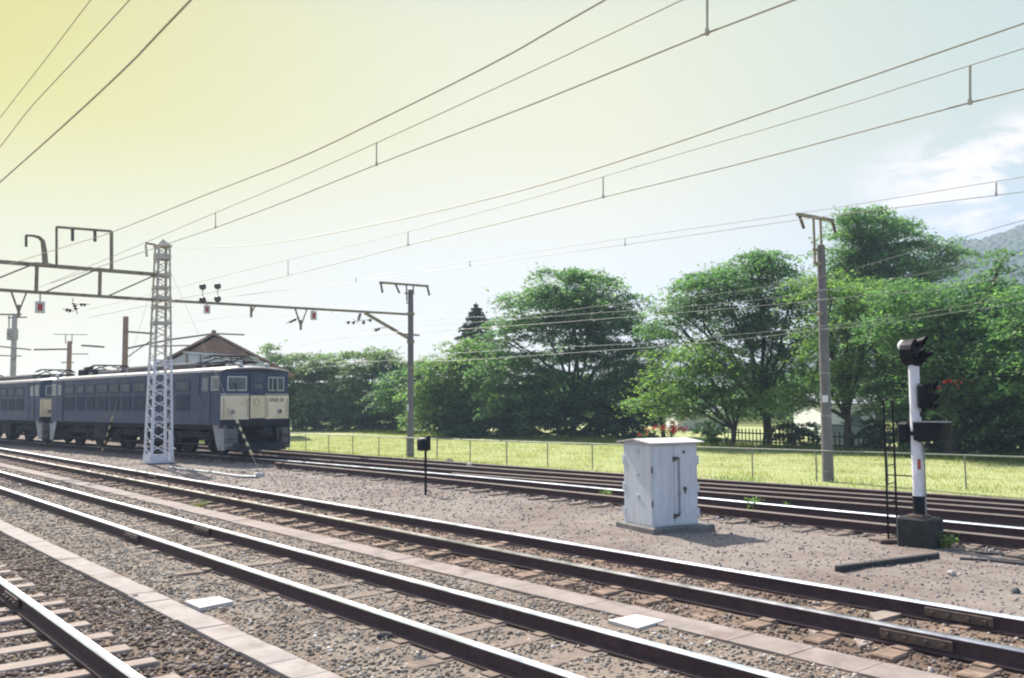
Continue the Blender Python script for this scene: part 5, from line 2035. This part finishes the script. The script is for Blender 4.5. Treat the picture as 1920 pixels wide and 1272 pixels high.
tree('largest round cherry tree in the middle, its trunk behind the lawn', 1072, 60,
     [(1068, 552, 95, 40), (1010, 590, 75, 42), (1125, 590, 85, 42), (960, 640, 48, 38), (1060, 625, 60, 32), (1165, 640, 52, 42), (985, 705, 66, 44), (1120, 690, 80, 48), (1180, 705, 45, 45), (1040, 735, 70, 38), (1135, 752, 85, 36), (960, 765, 55, 36), (1030, 780, 60, 30), (925, 700, 30, 40), (1200, 765, 40, 34), (1068, 520, 30, 16)], 'mid', .20, 4.6, 3, tr=.26)
tree('broad pale green tree left of the largest tree, hiding the foot of the conifer', 852, 64,
     [(850, 700, 58, 38), (812, 735, 40, 40), (880, 735, 60, 40), (905, 685, 40, 36), (840, 775, 58, 34), (900, 780, 60, 32), (800, 790, 30, 22), (870, 655, 34, 26)], 'fresh', .20, 5.0, 5, tr=.20)
tree('spreading cherry tree between the white cabinet and the tall grey pole', 1442, 48,
     [(1350, 540, 80, 34), (1430, 520, 75, 30), (1290, 590, 62, 30), (1490, 560, 70, 42), (1390, 590, 70, 30), (1235, 612, 38, 26), (1450, 630, 80, 36), (1340, 640, 46, 24), (1500, 650, 48, 40), (1420, 490, 46, 18), (1440, 700, 60, 36), (1490, 720, 44, 34), (1420, 770, 44, 26)], 'mid', .17, 6.2, 8, tr=.27)
tree('low drooping bright green tree behind the cabinet roof', 1368, 46,
     [(1310, 680, 72, 30), (1262, 725, 60, 30), (1350, 715, 62, 30), (1222, 765, 36, 24), (1300, 760, 62, 26), (1390, 760, 48, 30)], 'fresh', .165, 6.5, 13, tr=.16)
tree('tall dark tree with the highest crown, right of the tall grey pole', 1650, 57,
     [(1640, 430, 66, 34), (1598, 462, 50, 34), (1690, 458, 52, 38), (1620, 500, 60, 34), (1700, 510, 66, 34), (1775, 470, 34, 26), (1768, 505, 36, 22), (1640, 560, 80, 40), (1600, 405, 30, 18), (1700, 560, 60, 36), (1600, 520, 50, 36)], 'mid', .18, 6.5, 21, tr=.25, fork=.5)
tree('leafy tree directly behind the tall grey pole', 1590, 42,
     [(1585, 565, 66, 44), (1545, 625, 50, 40), (1640, 610, 70, 42), (1600, 670, 64, 42), (1520, 700, 40, 42), (1490, 755, 46, 32), (1575, 740, 44, 34), (1530, 545, 40, 26)], 'fresh', .155, 7.5, 34, tr=.22)
tree('wide shady tree behind the railway signal at the right', 1800, 37,
     [(1735, 575, 82, 36), (1840, 560, 80, 38), (1690, 640, 62, 44), (1790, 635, 92, 46), (1890, 620, 70, 60), (1735, 700, 66, 44), (1850, 705, 92, 50), (1790, 755, 80, 36), (1885, 770, 50, 30), (1878, 500, 26, 28)], 'mid', .15, 8.5, 55, tr=.24)
tree('dense tree filling the gap between the tall grey pole and the signal', 1690, 45,
     [(1660, 560, 60, 36), (1710, 610, 60, 40), (1640, 690, 50, 44), (1700, 700, 60, 44), (1670, 760, 56, 34), (1735, 770, 50, 30), (1620, 620, 44, 36)], 'mid', .16, 8.0, 144, tr=.2)
tree('tree in the gap between the two cherry trees above the cabinet', 1245, 58,
     [(1235, 640, 46, 34), (1260, 690, 44, 36), (1215, 715, 40, 36), (1250, 755, 46, 32)], 'mid', .19, 4.8, 145, tr=.16)
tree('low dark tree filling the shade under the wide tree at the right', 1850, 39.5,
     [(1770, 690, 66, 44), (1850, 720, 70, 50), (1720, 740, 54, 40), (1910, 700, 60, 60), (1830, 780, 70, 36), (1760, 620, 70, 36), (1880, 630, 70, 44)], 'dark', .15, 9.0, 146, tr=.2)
tree('dark tree cut off by the right edge of the picture', 2010, 34.5,
     [(1950, 600, 70, 60), (2040, 580, 90, 60), (1960, 700, 70, 56), (2060, 690, 100, 70), (1990, 770, 80, 40)], 'mid', .15, 8.5, 89, tr=.24)
for lab, tx, Y, lb, lf, sd in (
    ('leftmost tree of the low row, just right of the locomotive nose', 552, 82, [(545, 690, 46, 26), (522, 725, 38, 34), (575, 735, 42, 34), (548, 765, 50, 26), (505, 668, 24, 16)], 'far', 101),
    ('second tree of the low row beyond the lawn', 622, 80, [(622, 685, 46, 26), (600, 730, 38, 34), (650, 725, 42, 34), (625, 768, 52, 24)], 'far', 102),
    ('third tree of the low row, the nearest left of the round pole', 692, 78, [(698, 684, 50, 28), (672, 730, 38, 34), (722, 725, 42, 34), (695, 768, 52, 24), (735, 690, 28, 22)], 'far', 103),
    ('tree right behind the round pole under the gantry end', 765, 72, [(770, 715, 44, 32), (750, 755, 40, 28), (795, 755, 40, 30), (790, 700, 30, 22)], 'mid', 104),
):
    tree(lab, tx, Y, lb, lf, .22, 4.4, sd, tr=.18)


def conifer():
    rng = np.random.default_rng(77)
    Y = 74
    b = at_Y(894, 800, Y)
    b = Vector((b.x, b.y, -.3))
    root = thing('conifer', 'dark pointed conifer rising left of the largest tree', 'tree', b, 0, 'trees along the far side of the lawn')
    top = at_Y(893, 566, Y).z
    MB().tube([b, Vector((b.x, b.y, top))], [.22, .02], 8).build('trunk', M['bark'], root)
    pts = []
    z = 2.5
    while z < top:
        f = 1 - (z - 1.0) / (top - 1.0)
        Rr = 4.6 * f ** .74 + .12
        nb = 8
        for k in range(nb):
            a = rng.uniform(0, 2 * PI)
            rr_ = Rr * rng.uniform(.7, 1.1)
            t = rng.uniform(.1, 1, int(70 * rr_ + 20))
            lat = rng.normal(0, .16, len(t)) * (1.1 - t)
            pts.append(np.stack([np.cos(a) * t * rr_ - np.sin(a) * lat, np.sin(a) * t * rr_ + np.cos(a) * lat, z - .3 - t ** 1.5 * rr_ * .22 + rng.normal(0, .06, len(t)) + .3], -1))
        z += .26
    P = np.concatenate(pts)
    V, F = leaf_quads(P, .20, .6, rng)
    np_mesh('crown', V, F, LEAF['needle'], root)


conifer()


def bush(label, px, py, rx, ry, Y, leaf, seed, size=.14, dens=9, blossoms=None, group=None, name='bush'):
    rng = np.random.default_rng(seed)
    c = at_Y(px, py, Y)
    b = Vector((c.x, c.y, -.28))
    root = thing(name, label, 'bush', b, 0, group)
    mb = MB()
    for _ in range(7):
        e = c + Vector((rng.normal(0, rx * .4 * Y / FPX), rng.normal(0, .3), rng.uniform(0, ry * .6 * Y / FPX)))
        limb(mb, b + Vector(rng.normal(0, .08, 3)), e, .03, .01, rng, 4)
    mb.build('stem', M['bark'], root)
    P = crown_points([(px, py, rx, ry, 0)], Y, dens * 1.5, rng, spray=.75, flat=.10, droop=.2, nl=120)
    P[:, 2] = np.maximum(P[:, 2], -.25)
    V, F = leaf_quads(P - np.array(b), size, .8, rng)
    np_mesh('foliage', V, F, LEAF[leaf], root)
    if blossoms:
        k = rng.choice(len(P), blossoms)
        V, F = leaf_quads(P[k] - np.array(b) + rng.normal(0, .05, (blossoms, 3)) + np.array([0, -.45, .14]), .15, 1.4, rng)
        np_mesh('blossom', V, F, M['blossom'], root)
    return root


M['blossom'] = island_mat('red_blossom', [(0, (0.60, 0.02, 0.03)), (1, (0.80, 0.06, 0.07))], .6, .3, .3, (1.2, 1, 1))
GB = 'dark bushes at the foot of the trees'
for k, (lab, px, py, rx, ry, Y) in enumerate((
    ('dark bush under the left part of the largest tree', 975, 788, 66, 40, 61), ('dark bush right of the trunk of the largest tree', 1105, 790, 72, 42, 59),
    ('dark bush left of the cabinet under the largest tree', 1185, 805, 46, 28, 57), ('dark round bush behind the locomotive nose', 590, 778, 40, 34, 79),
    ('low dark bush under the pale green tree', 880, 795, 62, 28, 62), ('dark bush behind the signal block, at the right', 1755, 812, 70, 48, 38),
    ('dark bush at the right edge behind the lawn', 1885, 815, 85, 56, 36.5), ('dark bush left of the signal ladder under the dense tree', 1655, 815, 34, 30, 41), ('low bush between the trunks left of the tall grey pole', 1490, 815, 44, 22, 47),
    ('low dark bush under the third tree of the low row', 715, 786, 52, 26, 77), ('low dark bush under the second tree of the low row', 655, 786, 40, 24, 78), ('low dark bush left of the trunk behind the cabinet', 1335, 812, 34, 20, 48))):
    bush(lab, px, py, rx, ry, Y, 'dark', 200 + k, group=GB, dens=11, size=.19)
bush('red flowering shrub showing just above the cabinet roof', 1258, 810, 30, 8, 46, 'mid', 301, .10, 6, 220, name='flowering_shrub')
bush('shrub with red blossoms right of the signal post', 1775, 735, 26, 18, 36, 'dark', 302, .12, 8, 46, name='flowering_shrub')


def treebelt():
    rng = np.random.default_rng(5)
    pts = []
    for _ in range(560):
        Yb = rng.uniform(95, 125)
        px = rng.uniform(330, 2150)
        h = rng.uniform(2.2, 5.2) * (1.25 if px > 1450 else 1.0) * (.75 if px < 560 else 1)
        c = at_Y(px, 700, Yb)
        n = 150
        u = rng.normal(0, 1, (n, 3))
        u /= np.linalg.norm(u, axis=1)[:, None]
        P = u * np.array([2.6, 1.6, h * .5]) * (rng.uniform(.3, 1, n) ** .4)[:, None] + np.array([c.x, c.y, h * .5])
        pts.append(P)
    V, F = leaf_quads(np.concatenate(pts), .55, .9, rng)
    tag(np_mesh('distant_wood', V, F, LEAF['mid']), 'low distant belt of trees closing the view behind the lawn trees', 'wood', None, 'stuff')


treebelt()


# grass: short blades over the nearer lawn, taller ones where the trees begin
def grass_blades(name, label, x, y, z, h, w_, mat_, rng, lean=.35):
    n = len(x)
    th = rng.uniform(0, 2 * PI, n)
    hh = h * rng.uniform(.5, 1.4, n)
    dx, dy = np.cos(th), np.sin(th)
    lx, ly = rng.normal(0, lean, n) * hh, rng.normal(0, lean, n) * hh
    B0 = np.stack([x - dx * w_, y - dy * w_, z - .02], -1)
    B1 = np.stack([x + dx * w_, y + dy * w_, z - .02], -1)
    T = np.stack([x + lx, y + ly, z + hh], -1)
    V = np.stack([B0, B1, T], 1).reshape(-1, 3)
    F = np.arange(3 * n).reshape(n, 3)
    return tag(np_mesh(name, V, F, mat_), label, 'grass', None, 'stuff')


M['grass'] = island_mat('grass_blade', [(0, (0.21, 0.26, 0.10)), (.5, (0.30, 0.33, 0.14)), (1, (0.38, 0.385, 0.19))], .7, .2, .45, (1.25, 1.25, .6))
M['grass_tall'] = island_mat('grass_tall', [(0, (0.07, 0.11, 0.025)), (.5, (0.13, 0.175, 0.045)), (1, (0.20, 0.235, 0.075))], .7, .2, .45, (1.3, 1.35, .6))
rg = np.random.default_rng(9)
n = 130000
s_ = rg.uniform(-12, 60, n)
e_ = edge_L(s_) + .3
f_ = rg.uniform(0, 1, n) ** 1.3
l_ = e_ + f_ * 19
x_, y_ = s_ * D.x + l_ * N.x, s_ * D.y + l_ * N.y
ok = (np.abs(x_) < .64 * y_ + 2) & (y_ > 8)
x_, y_, s_, l_ = x_[ok], y_[ok], s_[ok], l_[ok]
z_ = ground_z(s_, l_) + .01
hgt = .05 + .05 * (vnoise(s_, l_, 1.3, 2) > .1) + .10 * (np.abs(l_ - e_[ok] - .35) < .35)
grass_blades('short_grass', 'short mown grass of the lawn', x_, y_, z_, hgt, .012, M['grass'], rg)
n = 16000
s_ = rg.uniform(-12, 50, n)
pt = vnoise(s_, s_ * .7, 2.3, 8) + .5 * vnoise(s_, s_, 7.1, 3)
l_ = edge_L(s_) + .25 + rg.normal(0, .22, n)
x_, y_ = s_ * D.x + l_ * N.x, s_ * D.y + l_ * N.y
ok = (np.abs(x_) < .64 * y_ + 2) & (pt > -.1)
grass_blades('tall_grass', 'ragged weedy grass along the edge of the lawn beside the rails', x_[ok], y_[ok], ground_z(s_[ok], l_[ok]), .07 + .22 * rg.beta(1.2, 4, ok.sum()), .014, M['grass_tall'], rg, .35)
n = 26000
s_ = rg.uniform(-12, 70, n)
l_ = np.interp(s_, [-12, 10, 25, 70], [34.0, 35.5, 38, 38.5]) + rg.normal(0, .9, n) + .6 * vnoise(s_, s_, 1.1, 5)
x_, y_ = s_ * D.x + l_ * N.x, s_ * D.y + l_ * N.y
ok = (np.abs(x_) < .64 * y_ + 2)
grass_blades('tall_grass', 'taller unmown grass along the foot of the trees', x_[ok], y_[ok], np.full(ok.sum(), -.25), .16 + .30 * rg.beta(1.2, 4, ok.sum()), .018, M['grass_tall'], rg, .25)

# weeds between the rails
GWD = 'weeds growing between the rails'


def weed(label, px, py, h, r_, seed, nb=70):
    rng = np.random.default_rng(seed)
    nb = max(nb, 50)
    g = on_ground(px, py)
    th = rng.uniform(0, 2 * PI, nb)
    rr_ = r_ * rng.uniform(0, 1, nb) ** .6
    x, y = np.cos(th) * rr_ * .4, np.sin(th) * rr_ * .4
    hh = h * rng.uniform(.4, 1.1, nb)
    w_ = .011
    B0 = np.stack([x - w_, y, np.zeros(nb)], -1)
    B1 = np.stack([x + w_, y, np.zeros(nb)], -1)
    T = np.stack([np.cos(th) * rr_ * 1.3, np.sin(th) * rr_ * 1.3, hh], -1)
    Mm = (B0 + T) / 2 + np.array([0, 0, .25 * h])
    V1 = np.stack([B0, B1, Mm], 1).reshape(-1, 3)
    Lp = Mm + rng.normal(0, r_ * .25, (nb, 3))
    V2, F2_ = leaf_quads(np.concatenate([T, Lp]), h * .22, .7, rng)
    me = bpy.data.meshes.new('weed')
    me.from_pydata(np.concatenate([V1, V2]).tolist(), [], np.arange(3 * nb).reshape(nb, 3).tolist() + (F2_ + 3 * nb).tolist())
    me.materials.append(M['grass_tall'])
    me.materials.append(LEAF['fresh'])
    me.polygons.foreach_set('material_index', [0] * nb + [1] * len(F2_))
    o = bpy.data.objects.new('weed', me)
    COL.objects.link(o)
    o.location = g
    tag(o, label, 'weed', GWD)


weed('pale green weed against the rail left of the white cabinet', 1137, 936, .20, .13, 1)
weed('leafy weed at the dull rail right of the white cabinet', 1415, 962, .26, .15, 2)
weed('small weed between the two rails left of the tall grey pole', 1475, 953, .12, .08, 3, 40)
weed('low wide weed patch among the far rails right of the cabinet', 1362, 912, .22, .30, 4, 110)
weed('second weed patch among the far rails, nearer the tall grey pole', 1412, 914, .22, .22, 5, 90)
weed('yellowish weed beside the pinkish trough lids on the left', 376, 950, .12, .22, 6, 60)
weed('grass tuft at the right foot of the dark signal block', 1772, 1028, .22, .16, 7, 70)
weed('tiny weed beside the curving siding before the round pole', 632, 888, .16, .16, 8, 50)

# ------------------------------------------------------------------ loose things on the ground


def rock(name, label, px, py, sz, mt, seed, flat=.7, group=None):
    rng = np.random.default_rng(seed)
    import bmesh
    g = on_ground(px, py)
    bm = bmesh.new()
    bmesh.ops.create_icosphere(bm, subdivisions=2, radius=1)
    ph = rng.uniform(0, 6, 9)
    for v in bm.verts:
        c = v.co
        k = 1 + .22 * math.sin(c.x * 2.3 + ph[0]) * math.cos(c.y * 2.1 + ph[1]) + .16 * math.sin(c.z * 3.1 + ph[2] + c.x) + rng.normal(0, .05)
        v.co = Vector((c.x * k * sz[0], c.y * k * sz[1], c.z * k * sz[2]))
    me = bpy.data.meshes.new(name)
    bm.to_mesh(me)
    bm.free()
    me.materials.append(mt)
    o = bpy.data.objects.new(name, me)
    COL.objects.link(o)
    o.location = g + UP * sz[2] * .55
    o.rotation_euler = (rng.normal(0, .15), rng.normal(0, .15), rng.uniform(0, 6))
    return tag(o, label, 'rock', group)


GR = 'loose rocks lying in the yard'
rock('rock', 'large pale rock between the far rails right of the signal', 1852, 968, (.13, .10, .085), M['stone_grey'], 1, group=GR)
rock('rock', 'pale rock on the far siding right of the marker post', 882, 880, (.16, .12, .13), M['stone_grey'], 2, group=GR)
rock('rock', 'dark lump on the far siding just left of the pale rock', 843, 872, (.30, .15, .13), M['rock_dark'], 3, group=GR)
rock('rock', 'pale stone on the dirt below the signal block, at the right', 1784, 1080, (.07, .05, .04), M['stone_grey'], 4, group=GR)
rock('rock', 'dark stone near the right edge above the third track', 1905, 1112, (.05, .04, .04), M['rock_dark'], 5, group=GR)
rock('rock', 'dark clinker lump below the third track, right of the middle', 1500, 1166, (.12, .08, .05), M['rock_dark'], 6, group=GR)
rock('rock', 'round grey stone against the near rail at the bottom middle', 968, 1254, (.060, .05, .045), M['stone_grey'], 7, group=GR)
rock('rock', 'dark flat stone in the gravel at the bottom middle', 790, 1240, (.085, .05, .03), M['rock_dark'], 8, group=GR)
rock('rock', 'dark flat stone in the gravel left of the near rail', 720, 1195, (.085, .06, .03), M['rock_dark'], 9, group=GR)
rock('rock', 'dark stone on the edge of the pale trough lids at the bottom left', 253, 1125, (.05, .04, .035), M['rock_dark'], 10, group=GR)
rock('rock', 'dark stone right beside the left hand rail on the dusty strip', 1322, 1010, (.06, .05, .05), M['rock_dark'], 11, group=GR) if False else None


def slab(name, label, quad, z0, th, mt, cat='slab', group=None):
    P = [at_z(x, y, z0) for x, y in quad]
    c = sum(P, Vector()) / len(P)
    o = MB().prism([p - c - UP * th for p in P], UP * th).build(name, mt)
    o.location = c
    return tag(o, label, cat, group)


slab('concrete_slab', 'white flat slab beside the pale trough lids at the lower left', [(346, 1127), (410, 1118), (438, 1127), (375, 1140)], .062, .05, M['slab'], group='white flat slabs on the gravel')
slab('concrete_slab', 'white flat slab between the second track and the pinkish trough lids', [(1139, 1163), (1192, 1152), (1246, 1163), (1195, 1178)], .062, .05, M['slab'], group='white flat slabs on the gravel')
GC = 'broken concrete pieces by the rail joint'
slab('concrete_piece', 'broken pale concrete piece just below the rail joint at the lower right', [(1588, 1176), (1628, 1168), (1662, 1196), (1612, 1212)], .035, .06, M['sleeper_pale'], 'concrete', GC)
slab('concrete_piece', 'broken pale concrete piece left of the rail joint at the lower right', [(1508, 1172), (1552, 1166), (1572, 1180), (1522, 1186)], .03, .05, M['sleeper_pale'], 'concrete', GC)
slab('concrete_piece', 'flat pale piece between the rails above the rail joint', [(1630, 1150), (1690, 1138), (1700, 1148), (1642, 1164)], .06, .06, M['sleeper_pale'], 'concrete', GC)

ta, tb = on_ground(1570, 1072), on_ground(1757, 1047)
o = MB().bar(Vector((0, 0, .03)), tb - ta + UP * .03, .09, .08, UP, .008).build('timber', M['dark_wood'])
o.location = ta
tag(o, 'dark timber lying on the dirt in front of the signal block', 'timber')
for lab, pp in (('dark cable snaking over the dirt right of the signal block', [(1788, 1026), (1812, 1031), (1832, 1038), (1850, 1040), (1880, 1042), (1935, 1052)]), ('second dark cable on the dirt, nearer the third track at the right edge', [(1800, 1050), (1850, 1053), (1880, 1056), (1940, 1062)])):
    P = smooth_line([on_ground(*q) + UP * .015 for q in pp], 6)
    o = MB().tube([p - P[0] for p in P], .022, 6).build('ground_cable', M['dark_wood'])
    o.location = P[0]
    tag(o, lab, 'cable', 'cables lying on the dirt')


# ------------------------------------------------------------------ far hill
def hills():
    rng = np.random.default_rng(3)
    px = np.concatenate([np.linspace(1250, 1700, 60), np.linspace(1706, 2150, 220), np.linspace(2160, 2500, 30)])
    ridge = np.interp(px, [1250, 1500, 1650, 1740, 1800, 1850, 1880, 1920, 2000, 2150, 2600, 3200], [735, 640, 520, 462, 442, 436, 428, 414, 400, 396, 430, 700])
    v = np.linspace(0, 1, 140)
    Yr = 480 + 140 * v
    X = (px[:, None] - 960) / FPX * Yr[None, :]
    zr = (754 - .0077 * (px - 960) - ridge)[:, None] * 620 / FPX
    prof = np.sin(np.clip(v, 0, 1) * PI / 2)[None, :] ** 1.1
    Z = zr * prof - 1.0
    W1 = X * .55 + 1.5 * np.sin(Yr[None, :] * .11)
    W2 = Yr[None, :] * .50 + 1.5 * np.sin(X * .13)
    b = 2.2 * np.abs(np.sin(W1)) * np.abs(np.cos(W2)) + 2.4 * np.abs(np.sin(X * .16 + Yr[None, :] * .07)) + 3.2 * np.sin(X * .031 + 1) * np.sin(Yr[None, :] * .045) + rng.uniform(0, .35, X.shape)
    Z = Z + (b - 3) * np.clip(prof * 1.6, 0, 1)
    V = np.stack([X, np.broadcast_to(Yr[None, :], X.shape), Z], -1).reshape(-1, 3)
    a, c = X.shape
    i = np.arange(a * c).reshape(a, c)
    F = np.stack([i[:-1, :-1], i[1:, :-1], i[1:, 1:], i[:-1, 1:]], -1).reshape(-1, 4)
    # back slope so the hill is solid
    o = np_mesh('hills', V, F, M['hill'], smooth=True)
    tag(o, 'wooded hill fading into the haze at the far right', None, None, 'structure')


M['hill'] = mat('hill_wood', (0.045, 0.068, 0.030), 0.95, 0, 0.45, .05, (0.03, 0.05, 0.025), 0.6, 0.3, .6)
hills()

# ------------------------------------------------------------------ haze
HAZE = 0.00078
hm = bpy.data.materials.new('haze')
hm.use_nodes = True
t = NT(hm.node_tree)
pv = t.n('ShaderNodeVolumePrincipled')
pv.inputs['Color'].default_value = (0.62, 0.78, 1.0, 1)
pv.inputs['Density'].default_value = HAZE
pv.inputs['Anisotropy'].default_value = 0.0
ho = t.n('ShaderNodeOutputMaterial')
t.l(pv.outputs[0], ho.inputs['Volume'])
hb = MB().box(TP(0, 60, 74), (1680, 1800, 152), (D, N, UP)).build('haze', hm)
tag(hb, 'thin summer haze over the whole view', 'haze', None, 'stuff')
